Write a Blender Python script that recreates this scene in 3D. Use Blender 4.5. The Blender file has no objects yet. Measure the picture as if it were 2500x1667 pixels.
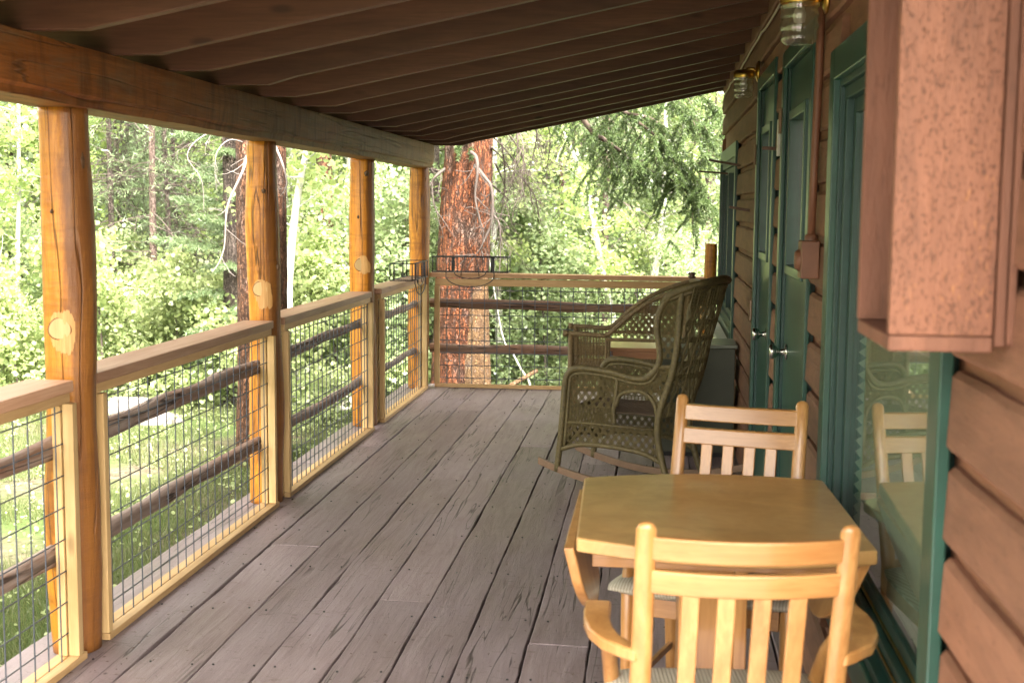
import bpy, math, random
import numpy as np
from mathutils import Vector, Matrix, noise
random.seed(7); RNG = np.random.default_rng(7)
SC = bpy.context.scene
COL = SC.collection
R = math.radians

# ------------------------------------------------------------------ camera model
F_PX, PITCH, YAW, ROLL, CX, CH = 3091.14, -0.1063, -0.11236, -0.00804, 1.83053, 1.4576
def cam_axes():
    cy, sy = math.cos(YAW), math.sin(YAW)
    f = Vector((sy*math.cos(PITCH), cy*math.cos(PITCH), math.sin(PITCH)))
    r = Vector((cy, -sy, 0)); d = f.cross(r)
    rr = math.cos(ROLL)*r + math.sin(ROLL)*d
    dd = -math.sin(ROLL)*r + math.cos(ROLL)*d
    return rr, dd, f
RR, DD, FF = cam_axes()
CAM = Vector((CX, 0, CH))
def at(px, py, y):
    """world point seen at photo pixel px,py on the plane Y = y"""
    d = FF + RR*(px-1250)/F_PX + DD*(py-833.5)/F_PX
    return CAM + d*(y/d.y)

# ------------------------------------------------------------------ node helpers
class NT:
    def __init__(s, name):
        s.m = bpy.data.materials.new(name); s.m.use_nodes = True
        s.n = s.m.node_tree.nodes; s.l = s.m.node_tree.links
        s.n.clear(); s.out = s.n.new('ShaderNodeOutputMaterial')
    def node(s, typ, ins=None, **props):
        nd = s.n.new(typ)
        for k, v in props.items(): setattr(nd, k, v)
        for k, v in (ins or {}).items():
            sock = nd.inputs[k]
            if isinstance(v, bpy.types.NodeSocket): s.l.new(v, sock)
            else: sock.default_value = v
        return nd
    def math(s, op, a, b=0.0, c=None):
        d = {0: a, 1: b}
        if c is not None: d[2] = c
        return s.node('ShaderNodeMath', d, operation=op).outputs[0]
    def mix(s, f, a, b, blend='MIX'):
        nd = s.node('ShaderNodeMix', data_type='RGBA', blend_type=blend)
        for k, v in ((0, f), (6, a), (7, b)):
            if isinstance(v, bpy.types.NodeSocket): s.l.new(v, nd.inputs[k])
            else: nd.inputs[k].default_value = v if k == 0 else (*v, 1) if len(v) == 3 else v
        return nd.outputs[2]
    def ramp(s, f, stops):
        nd = s.node('ShaderNodeValToRGB', {0: f}); cr = nd.color_ramp
        while len(cr.elements) < len(stops): cr.elements.new(0.5)
        for e, (p, c) in zip(cr.elements, stops):
            e.position = p; e.color = (c, c, c, 1) if not hasattr(c, '__len__') else (*c, 1)
        return nd.outputs[0]
    def coords(s, use_rnd=True, kind='Object'):
        tc = s.node('ShaderNodeTexCoord').outputs[kind]
        if not use_rnd: return tc
        a = s.node('ShaderNodeAttribute', attribute_name='rnd').outputs['Fac']
        v = s.node('ShaderNodeCombineXYZ', {0: s.math('MULTIPLY', a, 13.7), 1: s.math('MULTIPLY', a, 7.3), 2: s.math('MULTIPLY', a, 11.1)}).outputs[0]
        s.rnd = a
        return s.node('ShaderNodeVectorMath', {0: tc, 1: v}, operation='ADD').outputs[0]
    def scale(s, v, sc):
        return s.node('ShaderNodeVectorMath', {0: v, 1: sc}, operation='MULTIPLY').outputs[0]
    def noise(s, v, scale, detail=4, rough=0.55, dist=0.0):
        return s.node('ShaderNodeTexNoise', {'Vector': v, 'Scale': scale, 'Detail': detail, 'Roughness': rough, 'Distortion': dist}).outputs[0]
    def voro(s, v, scale, feature='F1', rand=1.0):
        return s.node('ShaderNodeTexVoronoi', {'Vector': v, 'Scale': scale, 'Randomness': rand}, feature=feature).outputs[0]
    def bump(s, h, strength=0.3, dist=0.01, prev=None):
        d = {'Height': h, 'Strength': strength, 'Distance': dist}
        if prev is not None: d['Normal'] = prev
        return s.node('ShaderNodeBump', d).outputs[0]
    def bsdf(s, color, rough=0.6, normal=None, metal=0.0, spec=0.5, coat=0.0, coat_rough=0.15, trans=0.0):
        d = {'Base Color': color if isinstance(color, bpy.types.NodeSocket) else (*color, 1), 'Roughness': rough, 'Metallic': metal,
             'Specular IOR Level': spec, 'Coat Weight': coat, 'Coat Roughness': coat_rough, 'Transmission Weight': trans}
        if normal is not None: d['Normal'] = normal
        return s.node('ShaderNodeBsdfPrincipled', d).outputs[0]
    def done(s, sh):
        s.l.new(sh, s.out.inputs[0]); return s.m

def stretch(axis, along, across):
    v = [across]*3; v['xyz'.index(axis)] = along; return tuple(v)

def wood(name, dark, mid, light, axis='y', rough=0.5, knots=0.35, bumpv=0.25, coat=0.0, fine=1.0, stain=0.0, stain_col=(0.05, 0.04, 0.035), spec=0.4, var=0.18, cracks=0.0, saw=0.0):
    t = NT(name); v = t.coords()
    g = t.noise(t.scale(v, stretch(axis, 0.9, 11*fine)), 2.2, 6, 0.62, 0.7)
    f = t.noise(t.scale(v, stretch(axis, 3, 90*fine)), 2.0, 3, 0.6)
    c = t.mix(t.ramp(g, [(0.32, 0), (0.68, 1)]), dark, light)
    c = t.mix(t.ramp(t.noise(v, 2.3, 3), [(0.3, 0), (0.7, 0.75)]), c, mid)
    c = t.mix(t.math('MULTIPLY', t.ramp(f, [(0.45, 0), (0.66, 1)]), 0.45), c, dark)
    h = t.math('ADD', g, t.math('MULTIPLY', f, 0.5))
    if knots:
        k = t.voro(t.scale(v, stretch(axis, 1.1, 3.2)), 2.0)
        kr = t.ramp(k, [(0.0, 1), (0.05, 0.9), (0.11, 0)])
        c = t.mix(t.math('MULTIPLY', kr, knots*2), c, tuple(x*0.35 for x in dark))
    if stain:
        sn = t.noise(t.scale(v, stretch(axis, 1.2, 5)), 1.7, 6, 0.7, 0.6)
        c = t.mix(t.math('MULTIPLY', t.ramp(sn, [(0.5, 0), (0.64, 1)]), stain), c, stain_col)
    if cracks:
        cn = t.noise(t.scale(v, stretch(axis, 0.55, 16)), 1.1, 2, 0.5, 0.3)
        cr = t.ramp(t.math('ABSOLUTE', t.math('SUBTRACT', cn, 0.5)), [(0.0, 1), (0.008, 0.8), (0.02, 0)])
        c = t.mix(t.math('MULTIPLY', cr, cracks), c, (0.02, 0.012, 0.008))
        h = t.math('SUBTRACT', h, t.math('MULTIPLY', cr, 1.5))
    if axis == 'y' and saw:   # the near end keeps its orange stain, the far end is weathered grey-brown
        yy = t.node('ShaderNodeSeparateXYZ', {0: t.node('ShaderNodeTexCoord').outputs['Object']}).outputs[1]
        gm = t.ramp(t.math('ADD', t.math('MULTIPLY', yy, 0.12), t.noise(v, 1.2, 4)), [(0.30, 0), (0.70, 0.62)])
        c = t.mix(gm, c, (0.15, 0.085, 0.038))
    if saw:     # hewing marks and runs across the grain
        sw = t.ramp(t.noise(t.scale(v, stretch(axis, 9, 1.4)), 1.6, 4, 0.65, 0.4), [(0.52, 0), (0.66, 1)])
        c = t.mix(t.math('MULTIPLY', sw, saw), c, tuple(x*0.45 for x in dark))
        h = t.math('ADD', h, t.math('MULTIPLY', t.noise(t.scale(v, stretch(axis, 30, 4)), 1.5, 3), 0.8))
    vr = t.math('ADD', t.math('MULTIPLY', t.rnd, var*2), 1-var)
    c = t.mix(1.0, c, t.node('ShaderNodeCombineXYZ', {0: vr, 1: vr, 2: vr}).outputs[0], 'MULTIPLY')
    return t.done(t.bsdf(c, rough, t.bump(h, bumpv, 0.006), coat=coat, spec=spec))

def plain(name, col, rough=0.5, metal=0.0, vary=0.12, bumpv=0.05, coat=0.0, scale=18, spec=0.5):
    t = NT(name); v = t.coords()
    n = t.noise(v, scale, 5, 0.6)
    c = t.mix(t.ramp(n, [(0.3, 0), (0.7, 1)]), tuple(x*(1-vary) for x in col), tuple(min(1, x*(1+vary)) for x in col))
    return t.done(t.bsdf(c, rough, t.bump(n, bumpv, 0.003), metal=metal, coat=coat, spec=spec))

# ------------------------------------------------------------------ materials
M = {}
M['newwood'] = wood('new_lumber', (0.42, 0.25, 0.10), (0.55, 0.36, 0.16), (0.66, 0.46, 0.23), 'y', 0.55, 0.3, 0.15)
M['newwood_x'] = wood('new_lumber_cross', (0.42, 0.25, 0.10), (0.55, 0.36, 0.16), (0.66, 0.46, 0.23), 'x', 0.55, 0.3, 0.15)
M['newwood_z'] = wood('new_lumber_upright', (0.46, 0.30, 0.12), (0.6, 0.41, 0.18), (0.70, 0.5, 0.25), 'z', 0.55, 0.3, 0.15)
M['rail'] = wood('rail_lumber', (0.36, 0.19, 0.105), (0.49, 0.29, 0.175), (0.58, 0.38, 0.25), 'y', 0.5, 0.3, 0.2)
M['rail_x'] = wood('rail_lumber_cross', (0.38, 0.19, 0.085), (0.50, 0.29, 0.14), (0.60, 0.39, 0.21), 'x', 0.5, 0.3, 0.2)
M['post'] = wood('peeled_log', (0.36, 0.115, 0.010), (0.56, 0.215, 0.017), (0.70, 0.33, 0.04), 'z', 0.45, 0.5, 0.7, coat=0.15, stain=0.8, stain_col=(0.19, 0.062, 0.012), cracks=0.7, saw=0.45)
M['beam'] = wood('hewn_beam', (0.14, 0.042, 0.007), (0.30, 0.092, 0.014), (0.38, 0.14, 0.03), 'y', 0.6, 0.3, 0.5, stain=0.6, stain_col=(0.20, 0.125, 0.06), saw=0.5, cracks=0.5)
M['rafter'] = wood('painted_rafter', (0.062, 0.026, 0.013), (0.095, 0.040, 0.020), (0.135, 0.060, 0.031), 'x', 0.5, 0.35, 0.15, fine=0.7)
M['lograil'] = wood('weathered_pole', (0.17, 0.11, 0.08), (0.32, 0.24, 0.19), (0.44, 0.37, 0.32), 'y', 0.75, 0.3, 0.6, stain=0.7, stain_col=(0.22, 0.10, 0.05), cracks=0.9)
M['lograil_x'] = wood('weathered_pole_cross', (0.13, 0.075, 0.05), (0.22, 0.13, 0.085), (0.30, 0.2, 0.15), 'x', 0.75, 0.3, 0.6, stain=0.7, stain_col=(0.22, 0.10, 0.05), cracks=0.9)
M['chairwood'] = wood('varnished_maple', (0.30, 0.130, 0.035), (0.43, 0.215, 0.065), (0.53, 0.295, 0.105), 'z', 0.33, 0.0, 0.04, coat=0.5, fine=0.8, var=0.07)
M['chairwood_x'] = wood('varnished_maple_cross', (0.30, 0.130, 0.035), (0.43, 0.215, 0.065), (0.53, 0.295, 0.105), 'x', 0.33, 0.0, 0.04, coat=0.5, fine=0.8, var=0.07)
M['sidewood'] = wood('stained_tabletop', (0.28, 0.12, 0.05), (0.36, 0.17, 0.07), (0.42, 0.22, 0.10), 'x', 0.35, 0.1, 0.05, coat=0.4)
M['green'] = plain('teal_green_paint', (0.016, 0.064, 0.046), 0.33, vary=0.18, bumpv=0.08, scale=9, coat=0.1)
M['green_dark'] = plain('teal_green_jamb_paint', (0.011, 0.045, 0.036), 0.42, vary=0.2, bumpv=0.1, scale=11)
M['pinkbox'] = None
def painted_rough(name, base, var, axis='y', spots=0.0):
    t = NT(name); v = t.coords()
    g = t.noise(t.scale(v, stretch(axis, 1.3, 7)), 3.0, 8, 0.68, 0.5)
    f = t.noise(t.scale(v, stretch(axis, 6, 40)), 3.0, 5, 0.7)
    b = t.noise(v, 1.6, 4, 0.6)
    c = t.mix(t.ramp(g, [(0.3, 0), (0.7, 1)]), tuple(x*0.72 for x in base), tuple(x*1.22 for x in base))
    c = t.mix(t.math('MULTIPLY', t.ramp(b, [(0.45, 0), (0.7, 1)]), 0.35), c, tuple(x*0.7 for x in base))
    sp = t.ramp(t.noise(t.scale(v, stretch(axis, 14, 50)), 1.6, 3, 0.6), [(0.60, 0), (0.68, 1)])
    c = t.mix(t.math('MULTIPLY', sp, 0.4+spots), c, tuple(x*0.5 for x in base))
    if spots:
        s2 = t.ramp(t.noise(t.scale(v, stretch(axis, 30, 80)), 1.9, 4, 0.65), [(0.59, 0), (0.65, 1)])
        gt = t.ramp(t.noise(t.scale(v, stretch(axis, 2, 7)), 1.5, 3), [(0.5, 0.1), (0.62, 1)])
        c = t.mix(t.math('MULTIPLY', t.math('MULTIPLY', s2, gt), 0.7), c, (0.36, 0.16, 0.055))
        pit = t.ramp(t.noise(t.scale(v, stretch(axis, 55, 120)), 2.3, 3, 0.6), [(0.57, 0), (0.63, 1)])
        c = t.mix(t.math('MULTIPLY', pit, 0.75), c, tuple(x*0.38 for x in base)); g = t.math('SUBTRACT', g, t.math('MULTIPLY', pit, 0.6))
    vr = t.math('ADD', t.math('MULTIPLY', t.rnd, var*2), 1-var)
    c = t.mix(1.0, c, t.node('ShaderNodeCombineXYZ', {0: vr, 1: vr, 2: vr}).outputs[0], 'MULTIPLY')
    h = t.math('ADD', t.math('MULTIPLY', g, 1.4), t.math('MULTIPLY', f, 0.7))
    return t.done(t.bsdf(c, 0.68, t.bump(h, 0.5, 0.008), spec=0.35))
M['siding'] = painted_rough('brown_painted_siding', (0.20, 0.098, 0.058), 0.18)
M['sidingback'] = painted_rough('brown_siding_recess', (0.22, 0.10, 0.055), 0.08)
M['casebox'] = painted_rough('rough_sawn_brown_case', (0.185, 0.080, 0.046), 0.05, 'z', 0.25)
M['trim'] = painted_rough('brown_painted_trim', (0.155, 0.068, 0.040), 0.08, 'z')

def floor_mat():
    t = NT('worn_mauve_deck_paint'); v = t.coords()
    g = t.noise(t.scale(v, (9, 0.9, 9)), 2.4, 8, 0.68, 0.9)
    fine = t.noise(t.scale(v, (55, 5, 55)), 2.0, 5, 0.7, 0.4)
    b = t.noise(v, 1.3, 5, 0.62)
    c = t.mix(t.ramp(g, [(0.3, 0), (0.7, 1)]), (0.185, 0.134, 0.134), (0.325, 0.262, 0.268))
    c = t.mix(t.ramp(b, [(0.4, 0), (0.72, 0.6)]), c, (0.40, 0.335, 0.345))
    sc = t.ramp(t.noise(t.scale(v, (26, 11, 26)), 1.7, 4, 0.65, 1.5), [(0.60, 0), (0.70, 1)])
    c = t.mix(t.math('MULTIPLY', sc, 0.42), c, (0.11, 0.078, 0.072))
    scr = t.ramp(t.noise(t.scale(v, (7, 24, 7)), 1.3, 3, 0.6, 2.0), [(0.63, 0), (0.68, 1)])
    c = t.mix(t.math('MULTIPLY', scr, 0.5), c, (0.12, 0.075, 0.065))
    cn = t.noise(t.scale(v, (13, 0.42, 13)), 1.0, 3, 0.55, 0.5)
    cr = t.ramp(t.math('ABSOLUTE', t.math('SUBTRACT', cn, 0.5)), [(0.0, 1), (0.004, 0.85), (0.011, 0)])
    gate = t.ramp(t.noise(v, 0.9, 2), [(0.46, 0), (0.54, 1)])
    cr = t.math('MULTIPLY', cr, gate)
    c = t.mix(t.math('MULTIPLY', cr, 0.85), c, (0.03, 0.02, 0.018))
    dots = t.ramp(t.voro(t.scale(v, (1, 0.8, 1)), 9.0), [(0.0, 1), (0.045, 1), (0.07, 0)])
    dots = t.math('MULTIPLY', dots, t.ramp(t.noise(v, 2.1, 2), [(0.47, 0), (0.55, 1)]))
    c = t.mix(t.math('MULTIPLY', dots, 0.8), c, (0.05, 0.035, 0.03))
    vr = t.math('ADD', t.math('MULTIPLY', t.rnd, 0.34), 0.80)
    c = t.mix(1.0, c, t.node('ShaderNodeCombineXYZ', {0: vr, 1: vr, 2: vr}).outputs[0], 'MULTIPLY')
    h = t.math('ADD', t.math('MULTIPLY', g, 1.6), t.math('MULTIPLY', fine, 0.8))
    h = t.math('SUBTRACT', h, t.math('ADD', t.math('MULTIPLY', cr, 1.2), t.math('MULTIPLY', sc, 0.5)))
    rg = t.ramp(b, [(0.3, 0.36), (0.7, 0.55)])
    return t.done(t.bsdf(c, rg, t.bump(h, 0.42, 0.006), spec=0.5))
M['floor'] = floor_mat()
M['black'] = plain('black_wrought_wire', (0.012, 0.012, 0.014), 0.45, vary=0.3)
M['wire'] = plain('galvanised_wire', (0.10, 0.115, 0.14), 0.42, metal=0.5, vary=0.2)
M['brass'] = plain('aged_brass', (0.62, 0.40, 0.10), 0.28, metal=1.0, vary=0.25)
M['steel'] = plain('brushed_nickel_knob', (0.55, 0.55, 0.50), 0.25, metal=1.0, vary=0.1)
M['brownpaint'] = plain('brown_painted_conduit', (0.17, 0.072, 0.038), 0.5, vary=0.12)
M['cable'] = plain('pale_dusty_cable', (0.42, 0.36, 0.27), 0.6)
M['peg'] = plain('dark_stained_slat', (0.11, 0.06, 0.04), 0.5)
M['white'] = plain('white_strip', (0.62, 0.62, 0.56), 0.5)
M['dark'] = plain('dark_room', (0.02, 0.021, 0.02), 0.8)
M['blind'] = plain('pale_pleated_blind', (0.40, 0.45, 0.36), 0.85, vary=0.05)
M['cabinet'] = plain('dark_green_painted_cabinet', (0.032, 0.038, 0.019), 0.42, vary=0.12, scale=6)
M['bronze'] = plain('brown_rocker_paint', (0.20, 0.125, 0.075), 0.4, vary=0.12)
M['cloth'] = plain('dark_folded_cloth', (0.06, 0.045, 0.045), 0.9)
M['clear'] = None

def wicker_mat(name, base):
    t = NT(name); v = t.coords(False)
    n = t.noise(v, 60, 4, 0.6); w = t.noise(v, 260, 2, 0.5); b = t.noise(v, 5, 3)
    c = t.mix(t.ramp(n, [(0.3, 0), (0.7, 1)]), tuple(x*0.6 for x in base), tuple(x*1.35 for x in base))
    c = t.mix(t.math('MULTIPLY', t.ramp(b, [(0.45, 0), (0.65, 1)]), 0.4), c, tuple(x*0.55 for x in base))
    return t.done(t.bsdf(c, 0.5, t.bump(w, 0.6, 0.003), spec=0.4))
M['wicker'] = wicker_mat('olive_wicker', (0.125, 0.098, 0.040))
M['wicker2'] = wicker_mat('tan_wicker', (0.19, 0.135, 0.062))

def cushion_mat():
    t = NT('cream_striped_cushion'); v = t.coords(False)
    w = t.node('ShaderNodeTexWave', {'Vector': v, 'Scale': 38.0, 'Distortion': 1.0}, bands_direction='X').outputs[1]
    c = t.mix(t.ramp(w, [(0.3, 0), (0.8, 1)]), (0.34, 0.32, 0.25), (0.50, 0.47, 0.38))
    return t.done(t.bsdf(c, 0.9, t.bump(w, 0.3, 0.004)))
M['cushion'] = cushion_mat()

def tabletop_mat():
    t = NT('varnished_tabletop'); v = t.coords(False)
    g = t.noise(t.scale(v, (2.2, 3.0, 2)), 1.6, 7, 0.6, 0.9)
    f = t.noise(t.scale(v, (6, 60, 6)), 1.5, 4, 0.6)
    c = t.mix(t.ramp(g, [(0.22, 0), (0.78, 1)]), (0.27, 0.135, 0.038), (0.60, 0.36, 0.135))
    g2 = t.noise(t.scale(v, (5, 5, 5)), 1.6, 8, 0.7, 2.5); c = t.mix(t.math('MULTIPLY', t.ramp(g2, [(0.45, 0), (0.8, 1)]), 0.5), c, (0.62, 0.42, 0.19))
    c = t.mix(t.math('MULTIPLY', f, 0.22), c, (0.26, 0.14, 0.05))
    return t.done(t.bsdf(c, 0.34, t.bump(g, 0.03, 0.002), coat=0.5, coat_rough=0.2))
M['tabletop'] = tabletop_mat()

def glass_mat(name, tint, fac_boost=0.0, rough=0.02, diffuse=0.0):
    t = NT(name)
    fr = t.node('ShaderNodeFresnel', {'IOR': 1.5}).outputs[0]
    fr = t.math('MINIMUM', t.math('ADD', t.math('MULTIPLY', fr, 1.6), fac_boost), 1.0)
    fr = t.math('MULTIPLY', fr, t.math('SUBTRACT', 1.0, t.node('ShaderNodeNewGeometry').outputs['Backfacing']))
    tr = t.node('ShaderNodeBsdfTransparent', {0: (*tint, 1)}).outputs[0]
    gl = t.node('ShaderNodeBsdfGlossy', {0: (0.95, 0.97, 0.95, 1), 'Roughness': rough}).outputs[0]
    sh = t.node('ShaderNodeMixShader', {0: fr, 1: tr, 2: gl}).outputs[0]
    if diffuse:
        df = t.node('ShaderNodeBsdfTranslucent', {0: (0.8, 0.8, 0.72, 1)}).outputs[0]
        sh = t.node('ShaderNodeMixShader', {0: diffuse, 1: sh, 2: df}).outputs[0]
    return t.done(sh)
M['pane'] = glass_mat('window_glass', (0.93, 0.97, 0.94), 0.0)
M['shade'] = glass_mat('ribbed_clear_glass', (0.80, 0.80, 0.74), 0.12, 0.08, 0.22)

def leaf_mat(name, c1, c2, tr, amount=0.5, spread=0.35):
    t = NT(name)
    rnd = t.node('ShaderNodeNewGeometry').outputs['Random Per Island']
    orr = t.node('ShaderNodeObjectInfo').outputs['Random']
    c = t.mix(rnd, c1, c2)
    k = t.math('ADD', t.math('MULTIPLY', orr, spread*2), 1-spread)
    kk = t.node('ShaderNodeCombineXYZ', {0: k, 1: k, 2: k}).outputs[0]
    c = t.mix(1.0, c, kk, 'MULTIPLY')
    c2_ = t.mix(1.0, tr, kk, 'MULTIPLY')
    d = t.bsdf(c, 0.32, spec=0.55)
    l = t.node('ShaderNodeBsdfTranslucent', {0: c2_}).outputs[0]
    return t.done(t.node('ShaderNodeMixShader', {0: amount, 1: d, 2: l}).outputs[0])
M['aspenleaf'] = leaf_mat('aspen_leaf', (0.17, 0.26, 0.09), (0.36, 0.44, 0.17), (0.44, 0.53, 0.21), 0.5, 0.28)
M['coolleaf'] = leaf_mat('cool_aspen_leaf', (0.15, 0.225, 0.11), (0.33, 0.40, 0.22), (0.40, 0.48, 0.25), 0.5, 0.25)
M['shrubleaf'] = leaf_mat('shrub_leaf', (0.20, 0.27, 0.12), (0.40, 0.46, 0.23), (0.47, 0.54, 0.26), 0.5, 0.3)
M['needle'] = leaf_mat('spruce_needle', (0.11, 0.165, 0.09), (0.22, 0.29, 0.15), (0.26, 0.34, 0.16), 0.35, 0.3)
M['boughneedle'] = leaf_mat('fresh_bough_needle', (0.055, 0.095, 0.035), (0.13, 0.19, 0.065), (0.14, 0.21, 0.07), 0.3, 0.1)
M['grass'] = leaf_mat('grass_blade', (0.055, 0.085, 0.028), (0.17, 0.175, 0.08), (0.16, 0.22, 0.06), 0.35, 0.1)

def bark(name, plate, plate2, crev, sc=1.0, vert=3.0, strength=1.0):
    t = NT(name); v = t.coords(False)
    w = t.noise(v, 6*sc, 3, 0.6)
    vv = t.node('ShaderNodeVectorMath', {0: v, 1: t.scale(t.node('ShaderNodeCombineXYZ', {0: w, 1: w, 2: w}).outputs[0], (0.08, 0.08, 0.08))}, operation='ADD').outputs[0]
    sv_ = t.scale(vv, (vert, vert, 1.0)); e = t.voro(sv_, 15*sc, 'DISTANCE_TO_EDGE')
    cell = t.node('ShaderNodeTexVoronoi', {'Vector': sv_, 'Scale': 15*sc}).outputs['Color']
    cr_ = t.node('ShaderNodeSeparateColor', {0: cell}).outputs
    fur = t.noise(t.scale(vv, (4.5, 4.5, 0.5)), 4.2*sc, 4, 0.6, 0.3)
    e2 = t.voro(t.scale(vv, (vert*0.8, vert*0.8, 1.2)), 24*sc, 'F1')
    n = t.noise(v, 40*sc, 6, 0.7)
    b = t.noise(t.scale(v, (1, 1, 0.5)), 3.2*sc, 4, 0.6)
    c = t.mix(t.math('MULTIPLY', t.math('ADD', n, cr_[0]), 0.5), tuple(x*0.72 for x in plate), tuple(min(1, x*1.15) for x in plate2))
    c = t.mix(t.ramp(cr_[1], [(0.80, 0), (0.86, 0.75)]), c, tuple(x*0.45 for x in plate))
    c = t.mix(t.ramp(cr_[2], [(0.88, 0), (0.92, 0.5)]), c, (0.20, 0.165, 0.15))
    c = t.mix(t.ramp(b, [(0.52, 0), (0.66, 0.8)]), c, (0.20, 0.17, 0.15))
    c = t.mix(t.math('MULTIPLY', t.ramp(e2, [(0.35, 0), (0.8, 1)]), 0.5), c, tuple(x*0.45 for x in plate))
    fr_ = t.ramp(t.math('ABSOLUTE', t.math('SUBTRACT', fur, 0.5)), [(0.0, 1), (0.03, 0.7), (0.07, 0)])
    ed = t.math('MULTIPLY', t.ramp(e, [(0.0, 1), (0.03, 0.6), (0.10, 0)]), t.ramp(n, [(0.35, 0.25), (0.6, 0.9)]))
    ed = t.math('MAXIMUM', ed, fr_)
    c = t.mix(ed, c, crev)
    h = t.math('SUBTRACT', t.math('ADD', t.math('MULTIPLY', cr_[0], 0.5), t.math('MULTIPLY', n, 0.7)), ed)
    return t.done(t.bsdf(c, 0.85, t.bump(h, strength, 0.03), spec=0.2))
M['ponderosa'] = bark('red_plated_bark', (0.21, 0.066, 0.026), (0.34, 0.125, 0.058), (0.05, 0.026, 0.018), 1.15, 2.2)
M['redbark'] = bark('reddish_scaly_bark', (0.22, 0.095, 0.05), (0.36, 0.19, 0.115), (0.06, 0.035, 0.026), 1.8, 2.2)
M['tanbark'] = bark('tan_flaky_bark', (0.18, 0.105, 0.05), (0.29, 0.18, 0.09), (0.10, 0.055, 0.03), 2.4, 1.6, 0.7)
M['pinkbark'] = bark('pinkish_pine_bark', (0.24, 0.165, 0.14), (0.38, 0.29, 0.26), (0.10, 0.07, 0.06), 2.4, 1.8, 0.7)
M['greybark'] = bark('grey_scaly_bark', (0.22, 0.17, 0.15), (0.34, 0.27, 0.24), (0.07, 0.055, 0.05), 2.2, 2.2)
M['twig'] = plain('bare_grey_twig', (0.075, 0.058, 0.05), 0.85, vary=0.3)
M['limb'] = plain('brown_spruce_limb', (0.08, 0.055, 0.042), 0.85, vary=0.3)
M['silver'] = plain('bleached_dead_limb', (0.20, 0.175, 0.16), 0.8, vary=0.15)
def aspen_bark():
    t = NT('white_aspen_bark'); v = t.coords(False)
    n = t.noise(t.scale(v, (1, 1, 0.5)), 7, 5, 0.6)
    c = t.mix(n, (0.34, 0.35, 0.31), (0.50, 0.50, 0.46))
    sc = t.ramp(t.noise(t.scale(v, (4, 4, 22)), 2.5, 4, 0.6, 0.5), [(0.60, 0), (0.68, 1)])
    c = t.mix(t.math('MULTIPLY', sc, 0.8), c, (0.07, 0.06, 0.055))
    return t.done(t.bsdf(c, 0.7, t.bump(n, 0.2, 0.01)))
M['aspenbark'] = aspen_bark()
def ground_mat():
    t = NT('forest_floor'); v = t.coords(False)
    a = t.noise(v, 0.8, 5, 0.6); b = t.noise(v, 14, 6, 0.7)
    c = t.mix(t.ramp(b, [(0.35, 0), (0.65, 1)]), (0.06, 0.05, 0.034), (0.17, 0.145, 0.10))
    c = t.mix(t.ramp(a, [(0.38, 0), (0.55, 1)]), c, t.mix(b, (0.04, 0.07, 0.02), (0.10, 0.13, 0.045)))
    return t.done(t.bsdf(c, 0.95, t.bump(b, 0.8, 0.05), spec=0.1))
M['ground'] = ground_mat()
M['rock'] = plain('pale_granite', (0.20, 0.185, 0.17), 0.9, vary=0.3, bumpv=0.6, scale=7)

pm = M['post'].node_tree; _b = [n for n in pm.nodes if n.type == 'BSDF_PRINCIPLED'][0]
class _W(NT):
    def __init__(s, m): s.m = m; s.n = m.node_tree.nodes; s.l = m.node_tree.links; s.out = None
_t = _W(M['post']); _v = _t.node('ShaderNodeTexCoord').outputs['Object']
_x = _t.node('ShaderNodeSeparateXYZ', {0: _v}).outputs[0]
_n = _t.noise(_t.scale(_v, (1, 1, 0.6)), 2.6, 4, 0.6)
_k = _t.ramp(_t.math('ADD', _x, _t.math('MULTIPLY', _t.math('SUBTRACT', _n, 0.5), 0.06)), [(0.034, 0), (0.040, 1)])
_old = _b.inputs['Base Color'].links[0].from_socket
_t.l.new(_t.mix(_t.math('MULTIPLY', _k, 0.72), _old, (0.17, 0.068, 0.022)), _b.inputs['Base Color'])
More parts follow.
